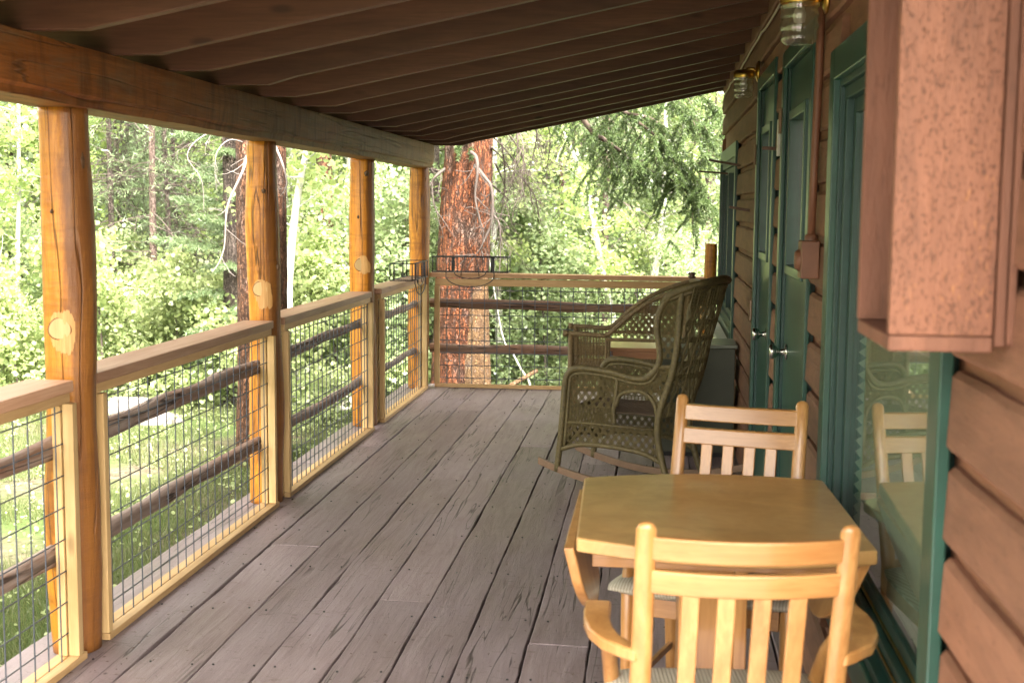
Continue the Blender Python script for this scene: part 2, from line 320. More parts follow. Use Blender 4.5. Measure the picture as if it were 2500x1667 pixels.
# ------------------------------------------------------------------ mesh builder
class MB:
    def __init__(s): s.v = []; s.f = []; s.r = []
    def quadset(s, vs, fs, rnd=None):
        o = len(s.v); rnd = random.random() if rnd is None else rnd
        s.v.extend([tuple(x) for x in vs]); s.f.extend([tuple(i+o for i in f) for f in fs]); s.r.extend([rnd]*len(fs)); return s
    def box(s, x0, x1, y0, y1, z0, z1, rnd=None):
        vs = [(x, y, z) for z in (z0, z1) for y in (y0, y1) for x in (x0, x1)]
        return s.quadset(vs, [(0, 2, 3, 1), (4, 5, 7, 6), (0, 1, 5, 4), (2, 6, 7, 3), (0, 4, 6, 2), (1, 3, 7, 5)], rnd)
    def obox(s, c, ax, ay, az, hx, hy, hz, rnd=None):
        c = Vector(c); ax, ay, az = Vector(ax).normalized(), Vector(ay).normalized(), Vector(az).normalized()
        vs = [c+ax*hx*i+ay*hy*j+az*hz*k for k in (-1, 1) for j in (-1, 1) for i in (-1, 1)]
        return s.quadset(vs, [(0, 2, 3, 1), (4, 5, 7, 6), (0, 1, 5, 4), (2, 6, 7, 3), (0, 4, 6, 2), (1, 3, 7, 5)], rnd)
    def bar(s, p, q, w, t, up=(0, 0, 1), rnd=None):
        p, q = Vector(p), Vector(q); d = (q-p); L = d.length; d.normalize(); up = Vector(up)
        side = d.cross(up).normalized(); u2 = side.cross(d)
        return s.obox((p+q)/2, d, side, u2, L/2, w/2, t/2, rnd)
    def tube(s, pts, rad, n=8, cap=True, wob=0.0, rnd=None, flat=1.0, seed=0.0):
        pts = [Vector(p) for p in pts]; N = len(pts)
        if not hasattr(rad, '__len__'): rad = [rad]*N
        t0 = (pts[1]-pts[0]).normalized()
        ref = Vector((0, 0, 1)) if abs(t0.z) < 0.9 else Vector((1, 0, 0))
        nx = t0.cross(ref).normalized(); vs = []
        for i, p in enumerate(pts):
            t = (pts[min(i+1, N-1)]-pts[max(i-1, 0)])
            if t.length < 1e-9: t = t0
            t.normalize(); nx = (nx-t*nx.dot(t)).normalized(); ny = t.cross(nx)
            for k in range(n):
                a = 2*math.pi*k/n; d = nx*math.cos(a)+ny*math.sin(a)*flat; rr = rad[i]
                if wob: rr *= 1+wob*noise.noise((p+d*rad[i])*3.0/max(0.3, 1)+Vector((seed, seed, 0)))*2 + wob*0.6*noise.noise((p+d*rad[i])*14+Vector((seed, 0, 0)))
                vs.append(p+d*rr)
        fs = [(i*n+k, i*n+(k+1) % n, (i+1)*n+(k+1) % n, (i+1)*n+k) for i in range(N-1) for k in range(n)]
        if cap: fs += [tuple(range(n))[::-1], tuple((N-1)*n+k for k in range(n))]
        return s.quadset(vs, fs, rnd)
    def lathe(s, prof, c, axis=(0, 0, 1), n=24, rib=0.0, nr=0, rnd=None):
        c = Vector(c); az = Vector(axis).normalized(); ref = Vector((1, 0, 0)) if abs(az.x) < 0.9 else Vector((0, 1, 0))
        ax = az.cross(ref).normalized(); ay = az.cross(ax); vs = []
        for r, h in prof:
            for k in range(n):
                a = 2*math.pi*k/n; rr = r*(1+rib*math.cos(a*nr))
                vs.append(c+az*h+ax*math.cos(a)*rr+ay*math.sin(a)*rr)
        N = len(prof); fs = [(i*n+k, i*n+(k+1) % n, (i+1)*n+(k+1) % n, (i+1)*n+k) for i in range(N-1) for k in range(n)]
        return s.quadset(vs, fs, rnd)
    def prism(s, prof, axis, a0, a1, rnd=None):
        """prof: 2D polygon in the two other axes (x,y,z order), extruded along axis"""
        n = len(prof)
        def mk(p, a): return {'x': (a, p[0], p[1]), 'y': (p[0], a, p[1]), 'z': (p[0], p[1], a)}[axis]
        vs = [mk(p, a0) for p in prof]+[mk(p, a1) for p in prof]
        fs = [tuple(range(n)), tuple(range(n, 2*n))[::-1]]+[(i, i+n, (i+1) % n+n, (i+1) % n) for i in range(n)]
        return s.quadset(vs, fs, rnd)
    def plank(s, x0, x1, y0, y1, z0, z1, axis='y', step=0.12, jit=0.003, tilt=0.0, rnd=None, jz=0.0):
        """board with wavering edges; the cross-section is kept, its corners wander along the length"""
        rnd = random.random() if rnd is None else rnd; sd = random.random()*99
        a0, a1 = (y0, y1) if axis == 'y' else (x0, x1)
        n = max(2, int((a1-a0)/step)+1); vs = []
        for i in range(n+1):
            a = a0+(a1-a0)*i/n
            j = [noise.noise(Vector((a*3.1, sd+q*7.7, 0)))*jit*2.0+noise.noise(Vector((a*13, sd+q*3.7, 5)))*jit for q in range(4)]
            jv = [noise.noise(Vector((a*2.1, sd+q*5.1, 9)))*jz for q in range(4)]
            if axis == 'y':
                vs += [(x0+j[0], a, z0), (x1+j[1], a, z0), (x1+j[2]+tilt*0, a, z1+jv[0]), (x0+j[3], a, z1+jv[1])]
            else:
                vs += [(a, y0+j[0], z0), (a, y0+j[1]+(y1-y0), z0), (a, y1+j[2], z1+jv[0]), (a, y0+j[3], z1+jv[1])]
        fs = [(i*4+k, i*4+(k+1) % 4, (i+1)*4+(k+1) % 4, (i+1)*4+k) for i in range(n) for k in range(4)]
        fs += [(0, 3, 2, 1), tuple(n*4+k for k in range(4))]
        return s.quadset(vs, fs, rnd)
    def build(s, name, mat, parent=None, bevel=0.0, smooth=False, local=False, segs=2):
        org = ORG.get(parent, Vector((0, 0, 0))) if parent else Vector((0, 0, 0))
        me = bpy.data.meshes.new(name)
        me.from_pydata([(x-org.x, y-org.y, z-org.z) for x, y, z in s.v], [], s.f)
        at_ = me.attributes.new('rnd', 'FLOAT', 'FACE'); at_.data.foreach_set('value', s.r)
        me.materials.append(mat)
        if smooth: me.polygons.foreach_set('use_smooth', [True]*len(me.polygons))
        me.update()
        o = bpy.data.objects.new(name, me); COL.objects.link(o)
        if parent: o.parent = parent; ORG[o] = org
        if bevel:
            b = o.modifiers.new('bevel', 'BEVEL'); b.width = bevel; b.segments = segs; b.limit_method = 'ANGLE'; b.angle_limit = R(40)
            me.polygons.foreach_set('use_smooth', [True]*len(me.polygons))
            b.harden_normals = True
        # consistent outward normals
        import bmesh
        if len(me.polygons) < 60000:
            bm = bmesh.new(); bm.from_mesh(me); bmesh.ops.recalc_face_normals(bm, faces=bm.faces); bm.to_mesh(me); bm.free()
        return o
ORG = {}
def npmesh(name, V, k, mat, parent=None, smooth=False):
    """V: (n,k,3) array of n separate k-gons"""
    n = V.shape[0]; me = bpy.data.meshes.new(name)
    me.vertices.add(n*k); me.vertices.foreach_set('co', V.reshape(-1).astype(np.float32))
    me.loops.add(n*k); me.loops.foreach_set('vertex_index', np.arange(n*k, dtype=np.int32))
    me.polygons.add(n); me.polygons.foreach_set('loop_start', np.arange(0, n*k, k, dtype=np.int32))
    me.polygons.foreach_set('loop_total', np.full(n, k, dtype=np.int32))
    me.update(calc_edges=True); me.materials.append(mat)
    o = bpy.data.objects.new(name, me); COL.objects.link(o)
    if parent: o.parent = parent
    return o
def tag(o, label, cat, group=None):
    o['label'] = label; o['category'] = cat
    if group: o['group'] = group
    return o
def thing(name, label, cat, loc=(0, 0, 0), rz=0.0, group=None, local=False):
    o = bpy.data.objects.new(name, None); COL.objects.link(o); o.empty_display_size = 0.1
    o.location = loc; o.rotation_euler = (0, 0, rz)
    ORG[o] = Vector((0, 0, 0)) if local else Vector(loc)
    return tag(o, label, cat, group)
def struct(o, kind='structure'): o['kind'] = kind; return o
def single(mb, name, mat, label, cat, group=None, loc=None, **k):
    if loc is not None:
        mb.v = [(x-loc[0], y-loc[1], z-loc[2]) for x, y, z in mb.v]
    o = mb.build(name, mat, None, **k)
    if loc is not None: o.location = loc
    return tag(o, label, cat, group)

# ------------------------------------------------------------------ terrain height
def gz(x, y):
    d = math.hypot(x-1.0, y-4.0)
    e = max(0.0, d-4.5)
    z = -0.30 - 0.06*min(e, 16) + 0.03*max(0.0, e-17)
    out = max(0, -0.3-x) + max(0, y-10.3) + max(0, x-6)
    return z + 0.10*noise.noise(Vector((x*0.35, y*0.35, 0)))*min(1, out) + 0.02*noise.noise(Vector((x*1.7, y*1.7, 3)))*min(1, out)
def make_ground():
    xs = np.concatenate([np.linspace(-90, -14, 40), np.linspace(-13, 14, 110), np.linspace(15, 90, 38)])
    ys = np.concatenate([np.linspace(-40, -3, 20), np.linspace(-2, 24, 106), np.linspace(25, 110, 44)])
    vs = [(x, y, gz(x, y)) for y in ys for x in xs]; nx = len(xs)
    fs = [(j*nx+i, j*nx+i+1, (j+1)*nx+i+1, (j+1)*nx+i) for j in range(len(ys)-1) for i in range(nx-1)]
    mb = MB(); mb.quadset(vs, fs, 0.5); struct(mb.build('ground', M['ground'], smooth=True))
make_ground()

# ------------------------------------------------------------------ deck
WX = 2.325            # face of the cabin wall
YB = 10.04            # back railing
def make_floor():
    mb = MB(); X0 = -0.205; w = 0.203; k = 0
    x = X0
    edges = [-0.205, -0.003, 0.201, 0.42, 0.617, 0.832, 1.025, 1.223, 1.430, 1.637, 1.84, 2.045, 2.25, 2.42]
    joints = {0: [2.2, 6.9], 1: [7.45], 2: [5.2, 9.4], 3: [2.9, 8.9], 4: [6.6], 5: [8.55, 4.5], 6: [7.6, 3.2], 7: [8.3, 5.9], 8: [7.1, 4.1], 9: [3.4, 8.7], 10: [6.1], 11: [2.7, 7.9], 12: [5.0]}
    for i in range(len(edges)-1):
        ys = [-1.6]+sorted(joints.get(i, []))+[YB+0.16]
        for a, b in zip(ys[:-1], ys[1:]):
            g = 0.0022+random.random()*0.0022
            mb.plank(edges[i]+g, edges[i+1]-g, a+0.0012, b-0.0012, -0.045, random.uniform(-0.003, 0.002), 'y', 0.07, 0.0028, jz=0.006)
    o = mb.build('porch_floor', M['floor'], bevel=0.004); struct(o)
    mb = MB()
    mb.box(-0.18, 2.30, -1.5, YB+0.13, -0.20, -0.055)
    for y in np.arange(-1.2, 10, 1.2): mb.box(-0.16, 0.0, y, y+0.15, -0.9, -0.205)
    struct(mb.build('porch_foundation', M['dark']))
make_floor()
m = MB(); rn = random.Random(3)
for e in [0.02+0.203*i for i in range(12)]:
    for k in range(18):
        for dx in (0.035, 0.165):
            if rn.random() < 0.75: m.lathe([(0, 0.0006), (0.0035, 0.0004), (0.0042, -0.003)], (e+dx+rn.uniform(-.008, .008), 0.4+k*0.56+rn.uniform(-.012, .012), 0.0052), (0, 0, 1), 7)
struct(m.build('floor_nails', M['black']))

# ------------------------------------------------------------------ cabin wall
openings = [('big', 2.172, 3.64, 0.36, 1.895), ('d2', 4.172, 5.16, 0.0, 2.065), ('d1', 5.52, 6.43, 0.0, 2.09), ('far', 8.07, 9.96, 0.58, 1.875)]
cabin = thing('cabin', 'brown painted plank cabin with green trimmed doors and windows', 'cabin', (WX, 1.63, 0))
def make_siding():
    mb = MB(); zc = 0.0; n = 0; ph = 1.196-7*0.16
    z = ph-0.16
    Y0, Y1 = 1.64, YB+0.02
    while z < 2.55:
        a, b = z+0.021, z+0.153
        if b > 0.0:
            a = max(a, 0.003)
            segs = [(Y0, Y1)]
            for nm, y0, y1, z0, z1 in openings:
                if b > z0+0.012 and a < z1-0.012:
                    ns = []
                    for s0, s1 in segs:
                        if y1 <= s0 or y0 >= s1: ns.append((s0, s1)); continue
                        if y0 > s0: ns.append((s0, y0-0.002))
                        if y1 < s1: ns.append((y1-0.004, s1))
                    segs = ns
            for s0, s1 in segs:
                # board profile: rough face, top edge slightly back
                sd = random.random()*99; N = max(2, int((s1-s0)/0.06)); vs = []
                for i in range(N+1):
                    y = s0+(s1-s0)*i/N
                    jb = noise.noise(Vector((y*4, sd, 0)))*0.006+noise.noise(Vector((y*17, sd, 3)))*0.003
                    jt = noise.noise(Vector((y*4, sd, 7)))*0.005+noise.noise(Vector((y*19, sd, 5)))*0.003
                    fx = noise.noise(Vector((y*3, sd, 17)))*0.003
                    vs += [(WX+0.036, y, a+jb), (WX+fx+0.004, y, a+jb), (WX+fx-0.002, y, a+jb+0.008), (WX+fx+0.003, y, b+jt-0.01), (WX+fx+0.012, y, b+jt), (WX+0.036, y, b+jt)]
                fs = [(i*6+k, i*6+(k+1) % 6, (i+1)*6+(k+1) % 6, (i+1)*6+k) for i in range(N) for k in range(6)]
                fs += [(5, 4, 3, 2, 1, 0), tuple(N*6+k for k in range(6))]
                mb.quadset(vs, fs)
        z += 0.16
    mb.build('siding', M['siding'], cabin, smooth=False)
    mb = MB()
    X0, X1 = WX+0.024, WX+0.06
    ys = [1.66]; 
    for nm, y0, y1, z0, z1 in openings:
        mb.box(X0, X1, ys[-1], y0+0.045, 0.0, 2.6)
        if z0 > 0: mb.box(X0, X1, y0+0.046, y1-0.046, 0.0, z0+0.04)
        mb.box(X0, X1, y0+0.046, y1-0.046, z1-0.04, 2.6); ys.append(y1-0.045)
    mb.box(X0, X1, ys[-1], YB, 0.0, 2.6)
    mb.build('wall', M['sidingback'], cabin)
    mb = MB()   # end wall and body of the cabin
    mb.box(WX+0.065, 6.6, 1.60, 1.66, -0.3, 2.9); mb.box(WX+0.065, 6.6, YB-0.02, YB+0.03, -0.3, 2.9); mb.box(6.55, 6.6, 1.66, YB-0.02, -0.3, 2.9)
    for k in range(18):
        mb.box(WX+0.02, 6.62, 1.58, 1.60, -0.2+k*0.16, -0.06+k*0.16); mb.box(WX+0.02, 6.62, YB+0.03, YB+0.05, -0.2+k*0.16, -0.06+k*0.16)
    mb.build('end_wall', M['siding'], cabin)
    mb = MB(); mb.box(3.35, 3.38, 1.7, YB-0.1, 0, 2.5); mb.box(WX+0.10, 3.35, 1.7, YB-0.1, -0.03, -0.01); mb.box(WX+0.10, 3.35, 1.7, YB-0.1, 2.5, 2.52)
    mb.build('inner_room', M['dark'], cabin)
    mb = MB()  # pale sawn ends at the corner
    for k in range(16):
        zz = ph-0.16+k*0.16
        if zz > 0 and zz < 1.25: mb.plank(WX+0.0, WX+0.055, 1.60, 1.636, zz+0.02, zz+0.155, 'y', 0.02, 0.003)
    mb.build('corner_block', plain('pale_sawn_end', (0.62, 0.42, 0.35), 0.7, vary=0.25, bumpv=0.4), cabin)
make_siding()

def casing(mb, y0, y1, z0, z1, w, x0=WX-0.012, x1=WX+0.006, bottom=True, top=None):
    tw = top or w
    mb.box(x0, x1, y0, y0+w, z0, z1, 0.3); mb.box(x0, x1, y1-w, y1, z0, z1, 0.6)
    mb.box(x0, x1, y0+w, y1-w, z1-tw, z1, 0.5)
    if bottom: mb.box(x0-0.004, x1, y0+w, y1-w, z0, z0+w, 0.4)
# --- big window
bw = MB(); casing(bw, 2.172, 3.70, 0.36, 1.895, 0.085, WX-0.018)
win = bw.build('window', M['green'], cabin, bevel=0.004); win['label'] = 'large green framed window with pale pleated blind'
mb = MB()
y0, y1, z0, z1 = 2.235, 3.62, 0.445, 1.81
mb.box(WX+0.0, WX+0.13, y0, y0+0.02, z0, z1); mb.box(WX+0.0, WX+0.13, y1-0.02, y1, z0, z1); mb.box(WX, WX+0.13, y0+0.02, y1-0.02, z1-0.02, z1)
mb.box(WX-0.012, WX+0.13, y0+0.02, y1-0.02, z0, z0+0.025)
for d, t, x in ((0.02, 0.035, WX+0.012), (0.055, 0.04, WX+0.032)):
    mb.box(x, x+0.045, y0+d, y0+d+t, z0+d, z1-d); mb.box(x, x+0.045, y1-d-t, y1-d, z0+d, z1-d)
    mb.box(x, x+0.045, y0+d+t, y1-d-t, z0+d, z0+d+t+0.02); mb.box(x, x+0.045, y0+d+t, y1-d-t, z1-d-t, z1-d)
mb.build('window_frame', M['green_dark'], win, bevel=0.003)
mb = MB(); mb.box(WX+0.040, WX+0.044, y0+0.09, y1-0.09, z0+0.1, z1-0.09); mb.build('pane', M['pane'], win)
mb = MB(); mb.bar((WX+0.030, y0+0.06, z0+0.083), (WX+0.030, y1-0.06, z0+0.083), 0.006, 0.005); mb.bar((WX+0.008, y0+0.02, z0+0.052), (WX+0.008, y1-0.02, z0+0.052), 0.004, 0.004)
mb.build('seal_strip', M['brass'], win)
mb = MB(); prof = []; zz = z0+0.06; k = 0
while zz < z1-0.03: prof.append((WX+0.064+(0.011 if k % 2 else -0.011), zz)); zz += 0.015; k += 1
vs = [(x, y, z) for y in (2.30, 3.47) for x, z in prof]; n = len(prof)
mb.quadset(vs, [(i, i+1, n+i+1, n+i) for i in range(n-1)], 0.5)
mb.quadset([(x+0.024, y, z) for x, y, z in vs], [(i, i+1, n+i+1, n+i) for i in range(n-1)], 0.5)
mb.build('blind', M['blind'], win)

# --- doors
def door(y0, y1, ztop, lite, knob_y, knob_z, label, hinge_z):
    cs = 0.065
    m = MB(); casing(m, y0, y1, 0.003, ztop, cs, WX-0.012, WX+0.006, bottom=False)
    d = m.build('door', M['green'], cabin, bevel=0.004); d['label'] = label
    m = MB(); m.box(WX+0.0065, WX+0.06, y0+cs-0.018, y0+cs, 0.003, ztop-cs); m.box(WX+0.0065, WX+0.06, y1-cs, y1-cs+0.018, 0.003, ztop-cs); m.box(WX+0.0065, WX+0.06, y0+cs-0.018, y1-cs+0.018, ztop-cs+0.0005, ztop-cs+0.018); m.build('door_jamb', M['green_dark'], d)
    a, b = y0+cs+0.004, y1-cs-0.004; ly0, ly1, lz0, lz1 = lite; X0, X1 = WX+0.018, WX+0.050
    m = MB(); m.box(X0, X1, a, ly0, 0.02, ztop-cs-0.004, 0.5); m.box(X0, X1, ly1, b, 0.02, ztop-cs-0.004, 0.5)
    m.box(X0, X1, ly0, ly1, 0.02, lz0, 0.5); m.box(X0, X1, ly0, ly1, lz1, ztop-cs-0.004, 0.5)
    m.build('door_panel', M['green'], d)
    m = MB(); t = 0.032
    m.box(X0-0.012, X0+0.028, ly0-t, ly0+0.006, lz0-t, lz1+t, 0.4); m.box(X0-0.012, X0+0.028, ly1-0.006, ly1+t, lz0-t, lz1+t, 0.4)
    m.box(X0-0.012, X0+0.028, ly0+0.006, ly1-0.006, lz0-t, lz0+0.006, 0.6); m.box(X0-0.012, X0+0.028, ly0+0.006, ly1-0.006, lz1-0.006, lz1+t, 0.6)
    m.build('lite_frame', M['green'], d, bevel=0.004)
    m = MB(); m.box(X0+0.018, X0+0.022, ly0, ly1, lz0, lz1); m.build('pane', M['pane'], d)
    m = MB(); c = (X0, knob_y, knob_z); P = [(0.0, 0.0), (0.031, 0.0), (0.031, 0.006), (0.012, 0.010), (0.011, 0.032), (0.022, 0.040), (0.029, 0.055), (0.028, 0.066), (0.0, 0.068)]
    m.lathe(P, c, (-1, 0, 0), 20); m.build('door_knob', M['steel'], d, smooth=True)
    for hz in hinge_z:
        m = MB(); m.tube([(WX-0.016, y1-0.03, hz-0.05), (WX-0.016, y1-0.03, hz+0.05)], 0.008, 8); m.build('hinge', M['bronze'], d)
    return d
door(4.17, 5.175, 2.065, (4.535, 5.02, 1.235, 1.80), 4.97, 0.905, 'nearer green door with the larger knob', [0.3, 1.8])
door(5.50, 6.44, 2.09, (5.92, 6.345, 1.243, 1.818), 5.84, 0.887, 'farther green door beside the wicker rocker', [0.95, 1.72])
# --- far window
m = MB(); casing(m, 8.07, 9.97, 0.58, 1.875, 0.09, WX-0.014)
w2 = m.build('window', M['green'], cabin, bevel=0.004); w2['label'] = 'tall green framed window at the far end of the wall'
m = MB()
for d, t, x in ((0.09, 0.045, WX+0.0), (0.135, 0.04, WX+0.02)):
    m.box(x, x+0.045, 8.07+d, 8.07+d+t, 0.58+d, 1.875-d); m.box(x, x+0.045, 9.97-d-t, 9.97-d, 0.58+d, 1.875-d)
    m.box(x, x+0.045, 8.07+d+t, 9.97-d-t, 0.58+d, 0.58+d+t); m.box(x, x+0.045, 8.07+d+t, 9.97-d-t, 1.875-d-t, 1.875-d)
m.box(WX, WX+0.04, 9.0, 9.05, 0.76, 1.70)
m.build('window_frame', M['green_dark'], w2)
m = MB(); m.box(WX+0.04, WX+0.044, 8.2, 9.8, 0.7, 1.74); m.build('pane', M['pane'], w2)
m = MB(); m.box(WX-0.10, WX-0.03, 8.1, 9.9, 0.60, 0.63); m.build('window_sill', M['white'], w2, bevel=0.004)

# --- wall things
def wall_lamp(y, z, xg, label, r, zt, zb):
    t = thing('wall_lamp', label, 'wall lamp', (WX, y, z), group='brass porch lamps on the cabin wall')
    m = MB(); m.lathe([(0, 0), (0.052, 0), (0.052, 0.006), (0.03, 0.016), (0.0, 0.018)], (WX-0.002, y, z), (-1, 0, 0), 24); m.build('mounting_plate', M['brass'], t, smooth=True)
    m = MB(); m.tube([(WX-0.012, y, z-0.005), (WX-0.03, y, z+0.012), (WX-0.055, y, z+0.012), (xg, y, zt+0.005)], 0.009, 8); m.build('arm', M['brass'], t, smooth=True)
    m = MB(); m.lathe([(0.0, 0.024), (r*0.75, 0.024), (r*0.98, 0.016), (r*1.02, 0.0), (r*0.98, -0.012)], (xg, y, zt), (0, 0, 1), 28); m.build('cap', M['brass'], t, smooth=True)
    H = zt-0.010-zb; prof = []
    for i in range(15):
        q = i/14; rr = r*(0.80+0.10*math.sin(q*math.pi)+0.14*(1 if q < 0.12 else 0)+0.05*math.cos(q*math.pi*7)*(q > 0.2))
        if q > 0.93: rr *= 0.86
        prof.append((rr, -0.010-H*q))
    prof += [(r*0.4, -0.010-H*1.01), (0.001, -0.010-H*1.01)]
    m = MB(); m.lathe(prof, (xg, y, zt), (0, 0, 1), 72, 0.022, 24); m.build('glass_shade', M['shade'], t, smooth=True)
    m = MB(); m.lathe([(0.0, -0.02), (0.013, -0.022), (0.02, -0.045), (0.017, -0.065), (0.0, -0.072)], (xg, y, zt), (0, 0, 1), 14); m.build('bulb', M['white'], t, smooth=True)
wall_lamp(6.52, 2.135, 2.25, 'brass lamp with ribbed glass shade above the farther green door', 0.052, 2.117, 2.005)
wall_lamp(3.93, 2.085, 2.243, 'brass lamp with glass shade in front of the nearer door, cut by the photo top', 0.060, 2.075, 1.945)

t = thing('electrical_box', 'brown painted switch box under a vertical conduit beside the nearer door', 'switch box', (WX, 3.98, 1.25))
m = MB(); m.box(WX-0.055, WX+0.0, 3.93, 4.02, 1.245, 1.36); m.build('box_body', M['brownpaint'], t, bevel=0.004)
m = MB(); m.lathe([(0, 0.016), (0.026, 0.014), (0.033, 0.004), (0.033, 0)], (WX-0.055, 3.975, 1.30), (-1, 0, 0), 20); m.build('cover', M['brownpaint'], t, smooth=True)
m = MB(); m.tube([(WX-0.022, 3.975, 1.36), (WX-0.018, 3.985, 1.6), (WX-0.014, 3.975, 1.9), (WX-0.016, 3.965, 2.36)], 0.0125, 12)
m.lathe([(0.014, 0.02), (0.02, 0.015), (0.02, 0)], (WX-0.022, 3.975, 1.36), (0, 0, 1), 12); m.build('conduit', M['brownpaint'], t, smooth=True)

m = MB(); pts = []
for i in range(40):
    y = 2.4+i*0.185; pts.append((WX-0.012, y, 2.285+0.006*math.sin(y*3)+(0.01 if i % 7 == 0 else 0)))
pts.append((WX-0.012, 9.75, 2.25)); pts.append((WX-0.012, 9.85, 2.20))
m.tube(pts, 0.006, 6); single(m, 'cable', M['cable'], 'thin pale cable running along the top of the cabin wall', 'cable', loc=(WX, 2.4, 2.285), smooth=True)
for (y, z, L, w, dz, lb) in ((7.767, 1.709, 0.19, 0.030, 0.035, 'thick dark wooden peg sticking out level with the top of the far window'),
                            (9.3, 1.703, 0.20, 0.022, 0.015, 'thin dark peg farthest along the wall beyond the thick one'),
                            (6.9, 1.443, 0.11, 0.024, 0.02, 'short tapered wooden peg on the siding lower than the others'),
                            (5.33, 1.699, 0.07, 0.016, 0.004, 'small peg between the two green doors')):
    m = MB(); m.bar((WX+0.01, y, z), (WX-L, y, z+dz), w, 0.014); single(m, 'wall_peg', M['peg'], lb, 'peg', 'wooden pegs sticking out of the cabin wall', loc=(WX, y, z), bevel=0.003)
m = MB(); m.box(WX-0.022, WX-0.002, 5.19, 5.22, 1.665, 1.81); single(m, 'thermometer', M['white'], 'slim white thermometer strip between the green doors', 'thermometer', loc=(WX, 5.2, 1.665), bevel=0.003)

# --- open case at the right (hangs on the wall over the window edge)
t = thing('wall_case', 'large rough brown wooden case hanging on the cabin wall, open at its left side', 'wooden case', (WX, 1.97, 1.258))
m = MB(); m.box(2.160, 2.303, 1.832, 1.852, 1.281, 2.62); m.build('front_board', M['casebox'], t, bevel=0.003)
m = MB(); m.box(2.158, 2.32, 2.092, 2.110, 1.281, 2.62); m.build('back_board', M['trim'], t, bevel=0.002)
m = MB(); m.box(2.160, 2.303, 1.832, 2.110, 1.258, 1.280); m.build('bottom_shelf', M['trim'], t, bevel=0.003)
m = MB(); m.box(2.3045, 2.318, 1.828, 2.10, 1.268, 2.62); m.box(2.3195, 2.330, 1.824, 2.0, 1.27, 2.62); m.build('side_trim', M['trim'], t, bevel=0.002)

# ------------------------------------------------------------------ roof
RY = [0.93, 1.43, 1.94, 2.38, 2.88, 3.405, 3.976, 4.461, 4.995, 5.543, 6.074, 6.536, 7.131, 7.652, 8.118, 8.643, 9.167, 9.676, 10.04]
roof = thing('porch_roof', 'brown sloping porch roof on closely spaced rafters', 'roof', (1.0, 5.0, 1.93))
for i, y in enumerate(RY):
    m = MB(); zt = lambda x: 2.115+0.205*(x-0.25); zb = lambda x: 1.935+0.205*(x-0.25)
    dz = random.uniform(-0.004, 0.004); bx = 0.25+random.uniform(-0.03, 0.04)
    prof = [(-0.42, 1.965), (-0.42, zt(-0.42)), (2.34, zt(2.34)), (2.34, zb(2.34)+dz), (1.2, zb(1.2)+dz-0.004), (bx+0.12, zb(bx+0.12)+dz), (bx, 1.933), (-0.42, 1.933)]
    m.prism(prof, 'y', y, y+0.042)
    m.build('rafter', M['rafter'], roof, bevel=0.003)
m = MB()
for k in range(24):
    x0 = -0.46+k*0.2; 
    z0 = 2.118+0.205*(x0-0.25); z1 = z0+0.205*0.196
    m.quadset([(x0, 0.86, z0), (x0+0.196, 0.86, z1), (x0+0.196, YB+0.16, z1), (x0, YB+0.16, z0), (x0, 0.86, z0+0.02), (x0+0.196, 0.86, z1+0.02), (x0+0.196, YB+0.16, z1+0.02), (x0, YB+0.16, z0+0.02)],
              [(0, 3, 2, 1), (4, 5, 6, 7), (0, 1, 5, 4), (1, 2, 6, 5), (2, 3, 7, 6), (3, 0, 4, 7)])
m.build('roof_boards', M['rafter'], roof)
m = MB(); x0, x1 = -0.47, 6.9; za = 2.142+0.205*(x0-0.25); zb_ = 2.142+0.205*(4.3-0.25)
m.quadset([(x0, 0.83, za), (4.3, 0.83, zb_), (4.3, YB+0.18, zb_), (x0, YB+0.18, za), (x0, 0.83, za+0.02), (4.3, 0.83, zb_+0.02), (4.3, YB+0.18, zb_+0.02), (x0, YB+0.18, za+0.02)],
          [(0, 3, 2, 1), (4, 5, 6, 7), (0, 1, 5, 4), (1, 2, 6, 5), (2, 3, 7, 6), (3, 0, 4, 7)])
m.quadset([(4.31, 1.4, zb_), (7.0, 1.4, 2.4), (7.0, YB+0.18, 2.4), (4.31, YB+0.18, zb_)], [(0, 1, 2, 3)])
m.build('roofing', M['dark'], roof)
# beam
def rough_beam():
    m = MB(); N = 150; vs = []; y0, y1 = 0.80, 9.93
    for i in range(N+1):
        y = y0+(y1-y0)*i/N; pr = []
        base = [(-0.085, 1.752), (0.066, 1.752), (0.070, 1.778), (0.080, 1.786), (0.082, 1.85), (0.080, 1.930), (0.06, 1.932), (-0.08, 1.932), (-0.09, 1.85)]
        for k, (x, z) in enumerate(base):
            a = noise.noise(Vector((y*1.3, k*3.1, 0)))*0.006+noise.noise(Vector((y*9, k*5.1, 2)))*0.0035
            b = noise.noise(Vector((y*1.1, k*4.1, 7)))*0.006+noise.noise(Vector((y*8, k*2.1, 4)))*0.003
            pr.append((x+a, y, z+(b if z < 1.9 else b*0.2)))
        vs += pr
    n = 9; fs = [(i*n+k, i*n+(k+1) % n, (i+1)*n+(k+1) % n, (i+1)*n+k) for i in range(N) for k in range(n)]+[tuple(range(n)), tuple(N*n+k for k in range(n))]
    m.quadset(vs, fs, 0.4)
    return m.build('beam', M['beam'], roof)
rough_beam()

